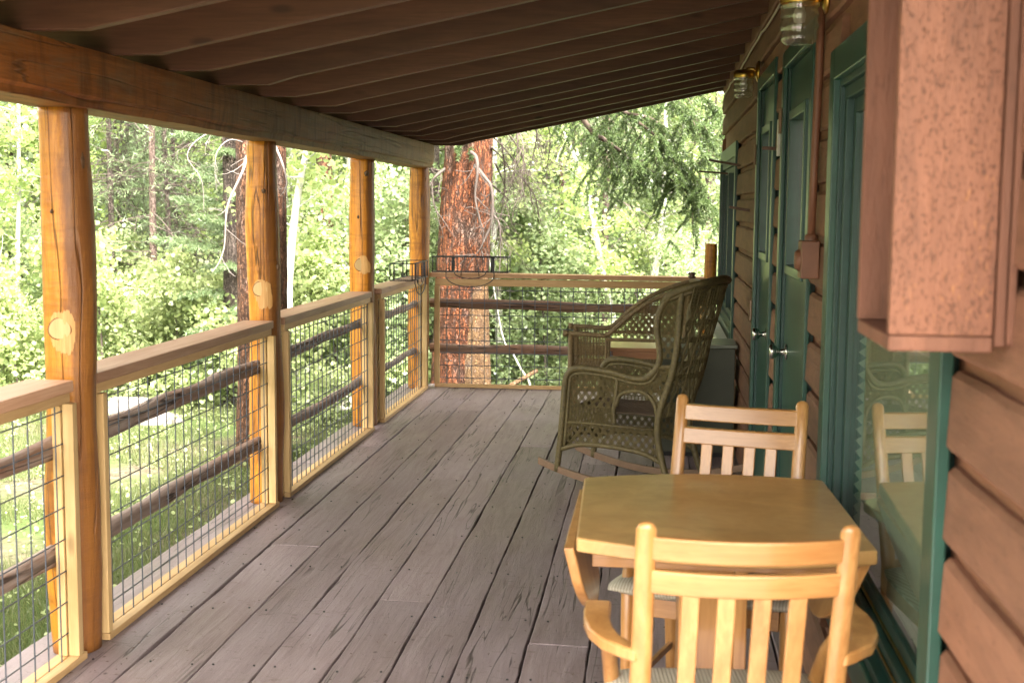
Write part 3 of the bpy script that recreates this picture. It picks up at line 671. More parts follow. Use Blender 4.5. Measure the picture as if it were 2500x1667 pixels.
# ------------------------------------------------------------------ posts
def log_post(x, y, z0, z1, r0, r1, label, name='porch_post', lean=(0, 0), dark_base=True):
    N = 60; pts = []; rad = []
    for i in range(N+1):
        q = i/N; z = z0+(z1-z0)*q
        pts.append((x+lean[0]*q+0.006*math.sin(z*3+y), y+lean[1]*q, z))
        rad.append(r0+(r1-r0)*q+0.003*math.sin(z*7+x*9+y*3))
    m = MB(); m.tube(pts, rad, 40, wob=0.035, seed=y)
    t = thing(name, label, 'log post', (x, y, z0), group='peeled log posts along the railing')
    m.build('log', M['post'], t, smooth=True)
    return t
M['rim'] = plain('dark_knot_rim', (0.16, 0.07, 0.02), 0.7)
def cut_knot(t, x, y, z, r):
    m = MB(); m.lathe([(0, 0.0075), (r*0.93, 0.007), (r, 0.004), (r, -0.02)], (x, y, z), (0.30, -1, 0), 24, 0.03, 3); m.build('sawn_knot', M['newwood_z'], t, smooth=False)
    m = MB(); m.lathe([(r*0.99, 0.006), (r*1.07, 0.0045), (r*1.07, -0.02)], (x, y, z), (0.30, -1, 0), 24, 0.03, 3); m.build('knot_rim', M['rim'], t)
    d = Vector((0.30, -1, 0)).normalized(); m = MB(); m.lathe([(0, 0.0015), (0.0035, 0.001), (0.0035, 0)], Vector((x, y, z-0.004))+d*0.0075+Vector((-0.006, 0, 0)), d, 10); m.build('nail_head', M['black'], t)
specs = [(-0.034, 3.855, 0.083, 0.078, 1.063, (0.0, 0), 'orange peeled log post nearest the camera with a big dark scar'),
         (-0.056, 5.965, 0.084, 0.074, 1.054, (0.0, 0), 'second orange log post from the camera, with a pale sawn knot'),
         (-0.078, 8.175, 0.086, 0.080, 1.07, (-0.01, 0), 'third log post, wavy with a dark right side'),
         (-0.045, 9.96, 0.083, 0.080, 1.07, (0.0, 0), 'corner log post under the end of the beam')]
for i, (x, y, r0, r1, kz, ln, lb) in enumerate(specs):
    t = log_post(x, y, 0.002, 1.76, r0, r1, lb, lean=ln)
    if i < 3: cut_knot(t, x+(0.008, 0.006, 0.0)[i], y-r0*0.94, kz, (0.034, 0.034, 0.040)[i])
def skin_patch(t, cx, cy, r, a0, a1, z0, z1, mat, nm, seed, jag=0.35, lift=0.0022):
    # thin shaved area lying on the log's surface, with a ragged outline
    m = MB(); NA, NZ = 70, 80; vs = []; ok = []
    for j in range(NZ+1):
        for i in range(NA+1):
            u, v = i/NA, j/NZ; a = a0+(a1-a0)*u; z = z0+(z1-z0)*v
            vs.append((cx+math.cos(a)*(r+lift), cy+math.sin(a)*(r+lift), z))
    for j in range(NZ):
        for i in range(NA):
            u, v = (i+.5)/NA*2-1, (j+.5)/NZ*2-1
            if (abs(u)**2.6+abs(v)**2.6) < 1+jag*2*noise.noise(Vector((u*1.7+seed, v*0.7, 0)))+0.3*noise.noise(Vector((u*9+seed, v*0.8, 0)))+0.12*noise.noise(Vector((u*30+seed, v*3, 0)))-0.12: ok.append((j*(NA+1)+i, j*(NA+1)+i+1, (j+1)*(NA+1)+i+1, (j+1)*(NA+1)+i))
    m.quadset(vs, ok, 0.5); m.build(nm, mat, t, smooth=True)
M['shaved'] = wood('shaved_log_face', (0.42, 0.20, 0.05), (0.56, 0.31, 0.10), (0.66, 0.42, 0.17), 'z', 0.5, 0.0, 0.3)
PT = [o for o in COL.objects if o.get('category') == 'log post']
for i, t in enumerate(PT[:3]):
    x, y, r0, r1, kz, ln, lb = specs[i]; c = -math.pi/2+0.28
    skin_patch(t, x, y, r0-0.001, c-0.55, c+0.50, kz-(0.085, 0.10, 0.06)[i], kz+(0.06, 0.045, 0.06)[i], M['shaved'], 'shaved_patch', i*7.3)
def scar(t, cx, cy, r, a, z, w, h, seed):
    m = MB(); prof = []
    m.lathe([(0, 0.010), (0.35, 0.012), (0.7, 0.007), (1.0, 0.0), (1.0, -0.02)], (0, 0, 0), (0, 0, 1), 24, 0.12, 5)
    d = Vector((math.cos(a), math.sin(a), 0)); sd = Vector((-d.y, d.x, 0)); b = Vector((cx, cy, z))+d*(r-0.003)
    m.v = [tuple(b+sd*(vx*w)+Vector((0, 0, vy*h))+d*vz-d*(r-math.sqrt(max(0, r*r-(vx*w)**2)))) for vx, vy, vz in m.v]
    m.build('bark_scar', M['scar'], t, smooth=True)
M['scar'] = plain('dark_weathered_knot', (0.10, 0.055, 0.025), 0.6, vary=0.5, bumpv=0.6, scale=60)
scar(PT[0], -0.040, 3.855, 0.080, -math.pi/2+1.05, 1.35, 0.018, 0.05, 1); scar(PT[0], -0.040, 3.855, 0.079, -math.pi/2+1.25, 1.585, 0.014, 0.045, 2); scar(PT[0], -0.040, 3.855, 0.081, -math.pi/2+0.0, 1.43, 0.006, 0.008, 3)
scar(PT[1], -0.056, 5.965, 0.077, -math.pi/2+0.35, 1.52, 0.010, 0.012, 4); scar(PT[2], -0.078, 8.175, 0.081, -math.pi/2+0.5, 1.66, 0.016, 0.018, 5); scar(PT[2], -0.078, 8.175, 0.083, -math.pi/2-0.2, 1.38, 0.008, 0.014, 6)
scar(PT[1], -0.056, 5.965, 0.08, -math.pi/2+1.3, 1.16, 0.012, 0.02, 7)
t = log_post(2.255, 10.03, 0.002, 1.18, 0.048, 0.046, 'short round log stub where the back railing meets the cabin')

# ------------------------------------------------------------------ railings
S = 0.1016
def wires(m, axis, fixed, a0, a1, first, step, z8, zlo, zhi, r=0.0024):
    for j in range(8):
        z = z8+(7-j)*S
        if zlo < z < zhi:
            p = [(fixed, a0, z), (fixed, a1, z)] if axis == 'y' else [(a0, fixed, z), (a1, fixed, z)]
            n = 12; pp = [Vector(p[0]).lerp(Vector(p[1]), k/n)+Vector((0, 0, 0.0015*noise.noise(Vector((k*0.7, z*9, first))))) for k in range(n+1)]
            m.tube(pp, r, 5, cap=False)
    a = first
    while a < a1-0.004:
        if a > a0+0.004:
            q = 0.0022*noise.noise(Vector((a*5, 1, 2)))
            p = [(fixed+r*1.8, a+q, zlo), (fixed+r*1.8, a-q, zhi)] if axis == 'y' else [(a+q, fixed-r*1.8, zlo), (a-q, fixed-r*1.8, zhi)]
            m.tube(p, r, 5, cap=False)
        a += step
def pole(p, q, r0, r1, seed, axis):
    p, q = Vector(p), Vector(q); N = 28; pts = []; rad = []
    for i in range(N+1):
        f = i/N; c = p.lerp(q, f); c.z += 0.007*math.sin(f*5+seed)+0.003*math.sin(f*17+seed*2)
        if axis == 'y': c.x += 0.004*math.sin(f*7+seed)
        pts.append(c); rad.append((r0+(r1-r0)*f)*(1+0.07*math.sin(f*23+seed*3)))
    m = MB(); m.tube(pts, rad, 14, wob=0.10, seed=seed); return m
SY = S*0.84116
panels = [ # y0 y1(upright outer end) first wire, log ends, label
    (1.25, 3.745, 3.4057-24*SY, [(1.2, 3.90, 0.70, 0.686, 0.036), (1.2, 3.90, 0.345, 0.328, 0.036)], 'railing panel nearest the camera at the left edge'),
    (3.935, 5.845, 4.0406, [(3.93, 5.99, 0.686, 0.676, 0.036), (3.93, 6.0, 0.312, 0.313, 0.034)], 'second railing panel, between the first and second log posts'),
    (6.05, 7.955, 6.2027, [(6.03, 8.2, 0.680, 0.701, 0.030), (6.03, 8.2, 0.310, 0.321, 0.029)], 'third railing panel, between the second and third log posts'),
    (8.27, 9.87, 8.31, [(8.26, 10.0, 0.690, 0.679, 0.027), (8.26, 10.0, 0.314, 0.306, 0.025)], 'fourth railing panel, ending at the corner post')]
for y0, y1, first, logs, lb in panels:
    t = thing('railing_panel', lb+', wire mesh in new timber', 'railing', (0, (y0+y1)/2, 0), group='wire mesh railing panels')
    zt = 0.905
    m = MB(); m.plank(-0.125, 0.024, y0-0.01, y1+0.012, zt-0.036, zt, 'y', 0.2, 0.0012, rnd=random.random()); m.build('top_rail', M['rail'], t, bevel=0.004)
    m = MB(); m.box(-0.003, 0.017, y0, y1-0.003, zt-0.068, zt-0.0365); m.box(-0.045, -0.006, y0, y1-0.003, zt-0.075, zt-0.0365); m.build('upper_strip', M['newwood'], t, bevel=0.002)
    zl = 0.026
    m = MB(); m.box(0.003, 0.040, y0, y1+0.022, 0.002, zl); m.build('bottom_strip', M['newwood'], t, bevel=0.003)
    m = MB(); m.box(-0.045, -0.003, y0, y1+0.01, 0.002, zl-0.003); m.build('outer_bottom_strip', M['newwood'], t, bevel=0.003)
    for a, b in ((y1-0.032, y1), (y0, y0+0.032)):
        m = MB(); m.box(0.003, 0.038, a, b, zl+0.001, zt-0.069); m.box(-0.032, -0.003, a, b, zl-0.001, zt-0.076); m.build('upright', M['newwood_z'], t, bevel=0.003)
    m = MB(); wires(m, 'y', 0.0, y0, y1, first, SY, 0.1, zl-0.004, zt-0.05, 0.0024 if y0 < 6 else 0.0029); m.build('wire_mesh', M['wire'], t, smooth=True)
    for k, (a, b, za, zb_, r) in enumerate(logs):
        pole((-0.068, a, za), (-0.068, b, zb_), r, r*0.93, y0+k*2.3, 'y').build('pole', M['lograil'], t, smooth=True)
t = thing('railing_panel', 'railing panel across the far end of the porch in front of the big pine', 'railing', (1.1, YB, 0), group='wire mesh railing panels')
zt = 0.925
m = MB()
m.quadset([(x, y, z+(-0.010*(x/2.25))) for z in (zt-0.036, zt) for y in (YB-0.035, YB+0.11) for x in (0.03, 2.24)], [(0, 2, 3, 1), (4, 5, 7, 6), (0, 1, 5, 4), (2, 6, 7, 3), (0, 4, 6, 2), (1, 3, 7, 5)], 0.4)
m.build('top_rail', M['rail_x'], t, bevel=0.004)
m = MB(); m.box(0.075, 2.13, YB-0.022, YB-0.003, zt-0.104, zt-0.048); m.build('upper_strip', M['newwood_x'], t, bevel=0.002)
m = MB(); m.box(0.075, 2.24, YB-0.036, YB-0.003, 0.002, 0.030); m.build('bottom_strip', M['newwood_x'], t, bevel=0.003)
m = MB(); m.box(0.072, 0.112, YB-0.038, YB-0.003, 0.031, zt-0.106); m.build('upright', M['newwood_z'], t, bevel=0.003)
m = MB(); m.box(2.17, 2.205, YB-0.036, YB-0.003, 0.031, zt-0.055); m.build('upright', M['newwood_z'], t, bevel=0.003)
m = MB(); wires(m, 'x', YB, 0.075, 2.2, 0.16976, S, 0.076, 0.02, zt-0.05, 0.0036); m.build('wire_mesh', M['wire'], t, smooth=True)
pole((0.02, YB+0.07, 0.668), (2.25, YB+0.07, 0.655), 0.042, 0.036, 1.0, 'x').build('pole', M['lograil_x'], t, smooth=True)
pole((0.02, YB+0.07, 0.312), (2.25, YB+0.07, 0.305), 0.038, 0.033, 4.0, 'x').build('pole', M['lograil_x'], t, smooth=True)

# ------------------------------------------------------------------ wire planter baskets
def arc(c, r, a0, a1, ux, uz, n=16, sq=1.0):
    c, ux, uz = Vector(c), Vector(ux), Vector(uz)
    return [c+ux*r*math.cos(a0+(a1-a0)*i/n)+uz*r*sq*math.sin(a0+(a1-a0)*i/n) for i in range(n+1)]
def basket(cx, cy, L, W, z0, z1, along, label):
    """open wire window-box holder; along = unit vector of its long side"""
    A = Vector(along); B = Vector((-A.y, A.x, 0))
    t = thing('wire_basket', label, 'wire basket', (cx, cy, z0), group='black wire planter baskets on the railing corner')
    c = Vector((cx, cy, 0)); P = lambda a, b, z: c+A*a+B*b+Vector((0, 0, z))
    m = MB(); r = 0.0042
    for z in (z0, z1):
        ring = [P(-L/2, -W/2, z), P(L/2, -W/2, z), P(L/2, W/2, z), P(-L/2, W/2, z)]
        for i in range(4): m.tube([ring[i], ring[(i+1) % 4]], r, 6)
    for a in (-L/2, -L*0.28, L*0.28, L/2):
        for b in (-W/2, W/2): m.tube([P(a, b, z0), P(a, b, z1)], r, 6)
    for a in (-L*0.17, L*0.17, -L*0.24, L*0.24): m.tube([P(a, -W/2, z1), P(a, -W/2, z0), P(a, W/2, z0)], r*0.8, 6)
    m.build('basket_frame', M['black'], t, smooth=True)
    m = MB()
    s = -1
    m.tube([P(-L*0.32, s*W/2, z1), P(-L*0.32, s*W/2, z0-0.03)]+[P(L*0.32*math.cos(math.pi*(1+i/18)), s*(W/2+0.005), z0-0.03+0.085*math.sin(math.pi*(1+i/18))) for i in range(19)]+[P(L*0.32, s*W/2, z1)], r, 6)
    m.tube([P(L*0.21*math.cos(math.pi*(1+i/14)), s*(W/2+0.003), z0-0.0+0.05*math.sin(math.pi*(1+i/14))) for i in range(15)], r*0.9, 6)
    m.tube([P(-L*0.07-0.03*math.sin(i/8*1.6), s*W/2, z1-(z1-z0+0.03)*i/8) for i in range(9)], r*0.9, 6)
    m.tube([P(L*0.07+0.03*math.sin(i/8*1.6), s*W/2, z1-(z1-z0+0.03)*i/8) for i in range(9)], r*0.9, 6)
    m.build('scroll_hook', M['black'], t, smooth=True)
    for a in (-L*0.26, L*0.26):
        m = MB(); m.obox(P(a, W/2, (z0+z1)/2), A, B, (0, 0, 1), 0.009, 0.002, (z1-z0)/2+0.004); m.build('bracket', M['black'], t)
basket(0.373, YB-0.045, 0.60, 0.16, 0.936, 1.055, (1, 0, 0), 'black wire planter basket on the back railing in front of the pine trunk')
basket(0.035, 9.15, 0.60, 0.16, 0.925, 1.045, (0, 1, 0), 'black wire planter basket seen end-on over the left railing at the corner post')

# ------------------------------------------------------------------ drop-leaf table
t = thing('drop_leaf_table', 'honey coloured drop-leaf table with both leaves folded down', 'table', (1.98, 3.07, 0))
def arcpts(xa, ya, xb, yb, bow, n=20):
    return [(xa+(xb-xa)*i/n, ya+(yb-ya)*i/n+bow*4*(i/n)*(1-i/n)) for i in range(n+1)]
top = arcpts(1.668, 2.742, 2.318, 2.728, -0.075)+arcpts(2.292, 3.43, 1.650, 3.372, 0.068)
m = MB(); m.prism(top, 'z', 0.697, 0.730); m.build('tabletop', M['tabletop'], t, bevel=0.006, segs=3)
for side, x in ((-1, 1.650), (1, 2.300)):
    pr = [(2.76+0.60*i/28, 0.700-0.205*math.sqrt(max(0, 1-((i/28)*2-1)**2))**0.9) for i in range(29)]
    if side > 0: pr = [(y-0.01, z) for y, z in pr]
    m = MB(); n = len(pr); tk = 0.024; inw = 0.22 if side < 0 else -0.35
    vs = [(x-tk/2*1+(0.70-z)*inw, y, z) for y, z in pr]+[(x+tk/2+(0.70-z)*inw, y, z) for y, z in pr]
    m.quadset(vs, [tuple(range(n)), tuple(range(n, 2*n))[::-1]]+[(i, (i+1) % n, n+(i+1) % n, n+i) for i in range(n)])
    m.build('drop_leaf', M['chairwood'], t, bevel=0.004)
m = MB(); m.box(1.70, 2.26, 2.83, 2.85, 0.64, 0.696); m.box(1.70, 2.26, 3.28, 3.30, 0.64, 0.696); m.box(1.70, 1.72, 2.851, 3.279, 0.64, 0.696); m.box(2.24, 2.26, 2.851, 3.279, 0.64, 0.696); m.build('apron', M['chairwood_x'], t, bevel=0.002)
m = MB(); m.box(1.90, 1.93, 2.93, 3.20, 0.09, 0.696); m.box(2.03, 2.06, 2.93, 3.20, 0.09, 0.696); m.box(1.931, 2.029, 2.96, 2.985, 0.09, 0.69); m.build('pedestal', M['chairwood'], t, bevel=0.003)
for s in (-1, 1):
    m = MB(); pr = [(3.065+dy, z) for dy, z in ((-0.32, 0.0), (-0.32, 0.03), (-0.14, 0.088), (0.14, 0.088), (0.32, 0.03), (0.32, 0.0))]
    xa = 1.885 if s < 0 else 2.015
    m.prism([(y, z+0.003) for y, z in pr], 'x', xa, xa+0.06); m.build('foot', M['chairwood'], t, bevel=0.004)
m = MB(); m.obox((1.672, 3.02, 0.655), (0, 1, 0), (1, 0, 0), (0, 0, 1), 0.05, 0.006, 0.03); m.build('hinge', M['black'], t)

# ------------------------------------------------------------------ dining armchairs
def armchair(loc, rz, W, label, ztop=0.90, D=0.40, dz=0.0, cw=0.0):
    t = thing('armchair', label, 'chair', loc, rz, 'varnished slat-back armchairs at the table', local=True)
    lean = math.tan(R(15)); zs = 0.46
    yb = lambda z: -(z-zs)*lean if z > zs else -(zs-z)*0.06*-1*0
    dirb = Vector((0, -lean, 1)).normalized(); nb = Vector((0, 1, lean)).normalized()
    for s in (-1, 1):
        m = MB(); pts = [(s*W/2, 0.0-0.05*(0.40-z)/0.40 if z < 0.4 else yb(z) if z > zs else 0.0, z) for z in (0.002, 0.15, 0.30, 0.40, 0.46, 0.55, 0.66, 0.78, ztop-0.012, ztop-0.003, ztop+0.001)]
        rad = [0.010, 0.011, 0.0125, 0.013, 0.013, 0.013, 0.0125, 0.0120, 0.0115, 0.0085, 0.003]
        m.tube(pts, rad, 16, flat=1.6); m.build('back_post', M['chairwood'], t, smooth=True)
    def rail(d0, d1, nm, th=0.020):
        za, zb_ = ztop-d0*math.cos(R(15)), ztop-d1*math.cos(R(15)); N = 14; vs = []
        for i in range(N+1):
            u = i/N*2-1; x = u*(W/2-0.010); bowy = -0.016*(1-u*u)
            for z, o in ((za, -th/2), (za, th/2), (zb_, th/2), (zb_, -th/2)):
                sag = -0.004*(1-u*u)
                vs.append((x, yb(z)+o+bowy, z+sag))
        m = MB(); m.quadset(vs, [(i*4+k, i*4+(k+1) % 4, (i+1)*4+(k+1) % 4, (i+1)*4+k) for i in range(N) for k in range(4)]+[(0, 1, 2, 3), tuple(N*4+k for k in range(4))])
        m.build(nm, M['chairwood_x'], t, bevel=0.005, segs=3)
    rail(0.026, 0.074, 'top_rail'); rail(0.094, 0.143, 'middle_rail')
    rail(0.44, 0.47, 'lower_rail')
    for k in range(4):
        u = (k-1.5)/2.0*0.715; x = u*(W/2)*1.0*1.0*1.0; z0, z1 = 0.47, ztop-0.143*math.cos(R(15))+0.004
        b0 = -0.016*(1-(u)**2)
        m = MB(); m.obox((x, (yb(z0)+yb(z1))/2+b0, (z0+z1)/2), (1, 0, 0), nb, dirb, 0.0165, 0.006, (z1-z0)/2/math.cos(R(15))); m.build('slat', M['chairwood'], t, bevel=0.003)
    Wf = W/2+0.035
    for s in (-1, 1):   # front legs continue up to the arms
        m = MB(); m.tube([(s*Wf, D-0.03, 0.002), (s*Wf, D-0.035, 0.25), (s*Wf, D-0.04, 0.44), (s*(Wf+0.012), D-0.10, 0.54), (s*(Wf+0.03), D-0.19, 0.628)], [0.013, 0.016, 0.018, 0.016, 0.014], 12); m.build('front_leg', M['chairwood'], t, smooth=True)
        # flat curved arm
        path = [(s*(W/2+0.004), -0.052, 0.632), (s*(W/2+0.022), -0.035, 0.634), (s*(W/2+0.055), 0.00, 0.638), (s*(W/2+0.072), 0.045, 0.641), (s*(W/2+0.078), 0.10, 0.643), (s*(W/2+0.076), 0.15, 0.644), (s*(W/2+0.070), 0.205, 0.644)]
        wid = [0.024, 0.034, 0.044, 0.050, 0.052, 0.054, 0.050]; vs = []
        sm = []
        for i in range(len(path)):
            p = Vector(path[i]); q = Vector(path[min(i+1, len(path)-1)]); o = Vector(path[max(i-1, 0)])
            d = (q-o).normalized(); sd = Vector((d.y, -d.x, 0)); w = wid[i]/2; h = 0.0125
            vs += [p-sd*w-Vector((0, 0, h)), p+sd*w-Vector((0, 0, h)), p+sd*w+Vector((0, 0, h)), p-sd*w+Vector((0, 0, h))]
        N = len(path)-1
        m = MB(); m.quadset(vs, [(i*4+k, i*4+(k+1) % 4, (i+1)*4+(k+1) % 4, (i+1)*4+k) for i in range(N) for k in range(4)]+[(0, 1, 2, 3), tuple(N*4+k for k in range(4))])
        o = m.build('arm', M['chairwood'], t, bevel=0.006, segs=3)
    m = MB()
    for s in (-1, 1): m.bar((s*(W/2), 0.015, 0.405+dz), (s*Wf, D-0.05, 0.405+dz), 0.02, 0.055)
    m.bar((-Wf+0.018, D-0.04, 0.405+dz), (Wf-0.018, D-0.04, 0.405+dz), 0.02, 0.055); m.bar((-W/2+0.018, 0.0, 0.405+dz), (W/2-0.018, 0.0, 0.405+dz), 0.02, 0.055)
    m.build('seat_frame', M['chairwood_x'], t, bevel=0.003)
    for s in (-1, 1):
        m = MB(); m.bar((s*(W/2), -0.02, 0.17), (s*Wf, D-0.04, 0.17), 0.014, 0.02); m.build('stretcher', M['chairwood_x'], t, bevel=0.003)
    # cushion: puffy rounded trapezoid
    m = MB(); NX, NY = 16, 14; vs = []
    for sgn in (1, -1):
        for j in range(NY+1):
            for i in range(NX+1):
                u, v = i/NX*2-1, j/NY*2-1
                q = (1-abs(u)**4)*(1-abs(v)**4); hw = (W/2+0.005)+(Wf+0.022-W/2)*(j/NY)
                cu = 1-0.06*abs(v)**5; cv = 1-0.05*abs(u)**5
                y = 0.015+(D+0.005)*((v*cv+1)/2)
                vs.append((u*cu*(hw+cw), y, 0.455+dz+sgn*(0.004+0.024*max(0, q)**0.45)-0.0*v))
    n1 = (NX+1)*(NY+1); fs = []
    for b in (0, n1):
        for j in range(NY):
            for i in range(NX):
                a = b+j*(NX+1)+i; f = (a, a+1, a+NX+2, a+NX+1); fs.append(f if b == 0 else f[::-1])
    ring = [i for i in range(NX+1)]+[(j+1)*(NX+1)-1 for j in range(1, NY+1)]+[NY*(NX+1)+i for i in range(NX-1, -1, -1)]+[j*(NX+1) for j in range(NY-1, 0, -1)]
    for a, b in zip(ring, ring[1:]+ring[:1]): fs.append((a, b, b+n1, a+n1))
    m.quadset(vs, fs, 0.5); m.build('cushion', M['cushion'], t, smooth=True)
    return t
armchair((1.995, 2.352, 0), R(4.5), 0.362, 'blond wooden armchair in the foreground, its back to the camera', D=0.355, dz=-0.015)
armchair((2.062, 3.612, 0), R(166.5), 0.35, 'blond wooden armchair on the far side of the table, tucked under it', 0.905, cw=0.03)

# ------------------------------------------------------------------ wicker chairs
def clip(poly, ang, spacing, off=0.0):
    """segments of parallel lines at angle ang clipped to the polygon"""
    ca, sa = math.cos(ang), math.sin(ang); out = []
    rp = [(x*ca+y*sa, -x*sa+y*ca) for x, y in poly]
    lo, hi = min(p[1] for p in rp), max(p[1] for p in rp); k = math.ceil((lo-off)/spacing)
    while k*spacing+off < hi:
        h = k*spacing+off; xs = []
        for (x1, y1), (x2, y2) in zip(rp, rp[1:]+rp[:1]):
            if (y1 <= h < y2) or (y2 <= h < y1): xs.append(x1+(h-y1)/(y2-y1)*(x2-x1))
        xs.sort()
        for a, b in zip(xs[::2], xs[1::2]):
            if b-a > 0.01: out.append(((a*ca-h*sa, a*sa+h*ca), (b*ca-h*sa, b*sa+h*ca)))
        k += 1
    return out
def weave(m, poly, mp, mode, r=0.0028, sp=0.034, an=52):
    if mode == 'lattice':
        for ang in (an, 180-an):
            for dd in ((0, 0.0065) if sp > 0.04 else (0, 0.006, 0.012)):
                for p, q in clip(poly, R(ang), sp, dd): m.tube([mp(p[0]+(q[0]-p[0])*i/4, p[1]+(q[1]-p[1])*i/4) for i in range(5)], r*0.85, 4, cap=False)
    else:
        for p, q in clip(poly, 0.0, 0.0072 if mode == 'solid' else 0.0105): 
            n = 5; m.tube([mp(p[0]+(q[0]-p[0])*i/n, p[1]+(q[1]-p[1])*i/n) for i in range(n+1)], r*0.82, 4, cap=False)
        for p, q in clip(poly, R(90), 0.021): m.tube([mp(p[0]+(q[0]-p[0])*i/3, p[1]+(q[1]-p[1])*i/3) for i in range(4)], r*1.05, 4, cap=False)
def smoothpath(pts, n=6):
    P = [Vector(p) for p in pts]; out = []
    for i in range(len(P)-1):
        p0, p1, p2, p3 = P[max(i-1, 0)], P[i], P[i+1], P[min(i+2, len(P)-1)]
        for k in range(n):
            t = k/n; out.append(0.5*((2*p1)+(-p0+p2)*t+(2*p0-5*p1+4*p2-p3)*t*t+(-p0+3*p1-3*p2+p3)*t**3))
    out.append(P[-1]); return out

def rocker():
    o = Vector((1.248, 6.631, 0)); u = Vector((0.928, -0.373, 0)); l = Vector((0.373, 0.928, 0)); Wd = 0.46
    t = thing('rocking_chair', 'olive wicker rocking chair with a high woven back, nearest the table', 'rocking chair', tuple(o+u*0.45+l*0.25))
    wk = M['wicker']
    def mp(v): return lambda s, z: o+u*s+l*v+Vector((0, 0, z))
    arm = [(0.088, 0.062), (0.105, 0.20), (0.122, 0.40), (0.134, 0.55), (0.165, 0.605), (0.214, 0.622), (0.30, 0.621), (0.40, 0.611), (0.50, 0.592), (0.575, 0.592), (0.622, 0.622), (0.652, 0.665), (0.661, 0.723), (0.650, 0.79), (0.642, 0.85), (0.650, 0.925), (0.685, 0.993), (0.735, 1.03)]
    for v in (0.0, Wd):
        P = mp(v); m = MB()
        m.tube(smoothpath([P(a, b) for a, b in arm], 5), [0.017]*((len(arm)-1)*5+1), 10)
        a2 = [(s+0.026*(1 if s < 0.15 else 0.3), z-0.026*(1 if s > 0.15 and z < 0.66 else 0.2)) for s, z in arm[1:12]]
        m.tube(smoothpath([P(a, b) for a, b in a2], 4), 0.009, 8)
        m.build('arm', wk, t, smooth=True)
        m = MB(); bp_ = [(0.775, 1.04), (0.764, 0.96), (0.756, 0.816), (0.742, 0.70), (0.715, 0.58), (0.672, 0.452), (0.655, 0.354), (0.665, 0.25), (0.70, 0.12), (0.73, 0.045)]
        m.tube(smoothpath([P(a, b) for a, b in bp_], 4), 0.0175, 10); m.build('back_leg', wk, t, smooth=True)
        m = MB()
        m.tube(smoothpath([P(0.419, 0.345), P(0.412, 0.42), (P(0.425, 0.50)), P(0.430, 0.59)], 4), 0.011, 8)
        m.tube(smoothpath([P(0.425, 0.44), P(0.45, 0.50), P(0.52, 0.525), P(0.59, 0.515), P(0.635, 0.47), P(0.655, 0.40)], 5), 0.011, 8)
        m.tube(smoothpath([P(0.115, 0.185), P(0.22, 0.218), P(0.37, 0.224), P(0.52, 0.215), P(0.60, 0.20), P(0.685, 0.165)], 4), 0.013, 8)
        m.tube([P(0.125, 0.33), P(0.30, 0.335), P(0.655, 0.335)], 0.007, 8)
        m.tube([P(0.66, 0.655), P(0.745, 0.665)], 0.012, 8)
        m.build('side_frame', wk, t, smooth=True)
        m = MB()
        weave(m, [(0.125, 0.20), (0.24, 0.225), (0.37, 0.23), (0.52, 0.22), (0.665, 0.18), (0.655, 0.335), (0.125, 0.33)], P, 'lattice')
        weave(m, [(0.125, 0.335), (0.415, 0.335), (0.41, 0.425), (0.135, 0.425)], P, 'solid')
        weave(m, [(0.135, 0.425), (0.41, 0.425), (0.425, 0.5), (0.43, 0.59), (0.40, 0.60), (0.214, 0.61), (0.16, 0.58)], P, 'lattice')
        weave(m, [(0.43, 0.50), (0.52, 0.53), (0.60, 0.52), (0.66, 0.45), (0.735, 0.66), (0.66, 0.655), (0.61, 0.60), (0.575, 0.58), (0.5, 0.58), (0.43, 0.59)], P, 'lattice')
        weave(m, [(0.665, 0.70), (0.752, 0.70), (0.762, 0.95), (0.77, 1.03), (0.72, 1.01), (0.66, 0.93), (0.652, 0.85)], P, 'lattice')
        m.build('side_panel', wk, t)
    # back: curved panel between the posts
    def back(a, z):   # a 0..1 across
        s = 0.672+0.135*min(1, max(0, (z-0.42)/0.5)); bul = 0.055*math.sin(math.pi*a)
        flare = 0.045*max(0, (z-0.86)/0.24)**1.6
        return o+u*(s+bul+flare)+l*(Wd*a+0.02*(a-0.5)*max(0, z-0.8)*4)+Vector((0, 0, z))
    def bmp(x, z): return back(x/Wd, z)
    m = MB()
    weave(m, [(0, 0.40), (Wd, 0.40), (Wd, 0.97), (0, 0.97)], bmp, 'lattice', 0.0032, 0.046, 62)
    weave(m, [(0, 0.40), (Wd, 0.40), (Wd, 0.47), (0, 0.47)], bmp, 'solid', 0.0035)
    for zz in (0.585, 0.66, 0.78, 0.87): weave(m, [(0, zz), (Wd, zz), (Wd, zz+0.028), (0, zz+0.028)], bmp, 'solid', 0.0036)
    weave(m, [(0, 0.965), (Wd, 0.965), (Wd, 1.07), (0, 1.07)], bmp, 'solid', 0.0036)
    for a in np.linspace(0.1, 0.9, 6): m.tube([back(a, z) for z in np.linspace(0.4, 1.07, 8)], 0.006, 6)
    m.build('back_panel', wk, t)
    m = MB(); roll = [mp(0.0)(0.685, 0.993), mp(-0.004)(0.725, 1.03), mp(0.0)(0.80, 1.062)]+[back(a, 1.075)+Vector((0, 0, 0.022*math.sin(math.pi*a))) for a in np.linspace(0.1, 0.9, 7)]+[mp(Wd)(0.80, 1.062), mp(Wd+0.004)(0.725, 1.03), mp(Wd)(0.685, 0.993)]
    m.tube(smoothpath(roll, 4), 0.021, 10); m.tube([p-Vector((0, 0, 0.03))-u*0.012 for p in smoothpath(roll[1:-1], 3)], 0.012, 8); m.build('top_roll', wk, t, smooth=True)
    # seat and front skirt
    m = MB(); st = lambda x, v: o+u*x+l*v+Vector((0, 0, 0.405-0.01*math.sin(math.pi*v/Wd)))
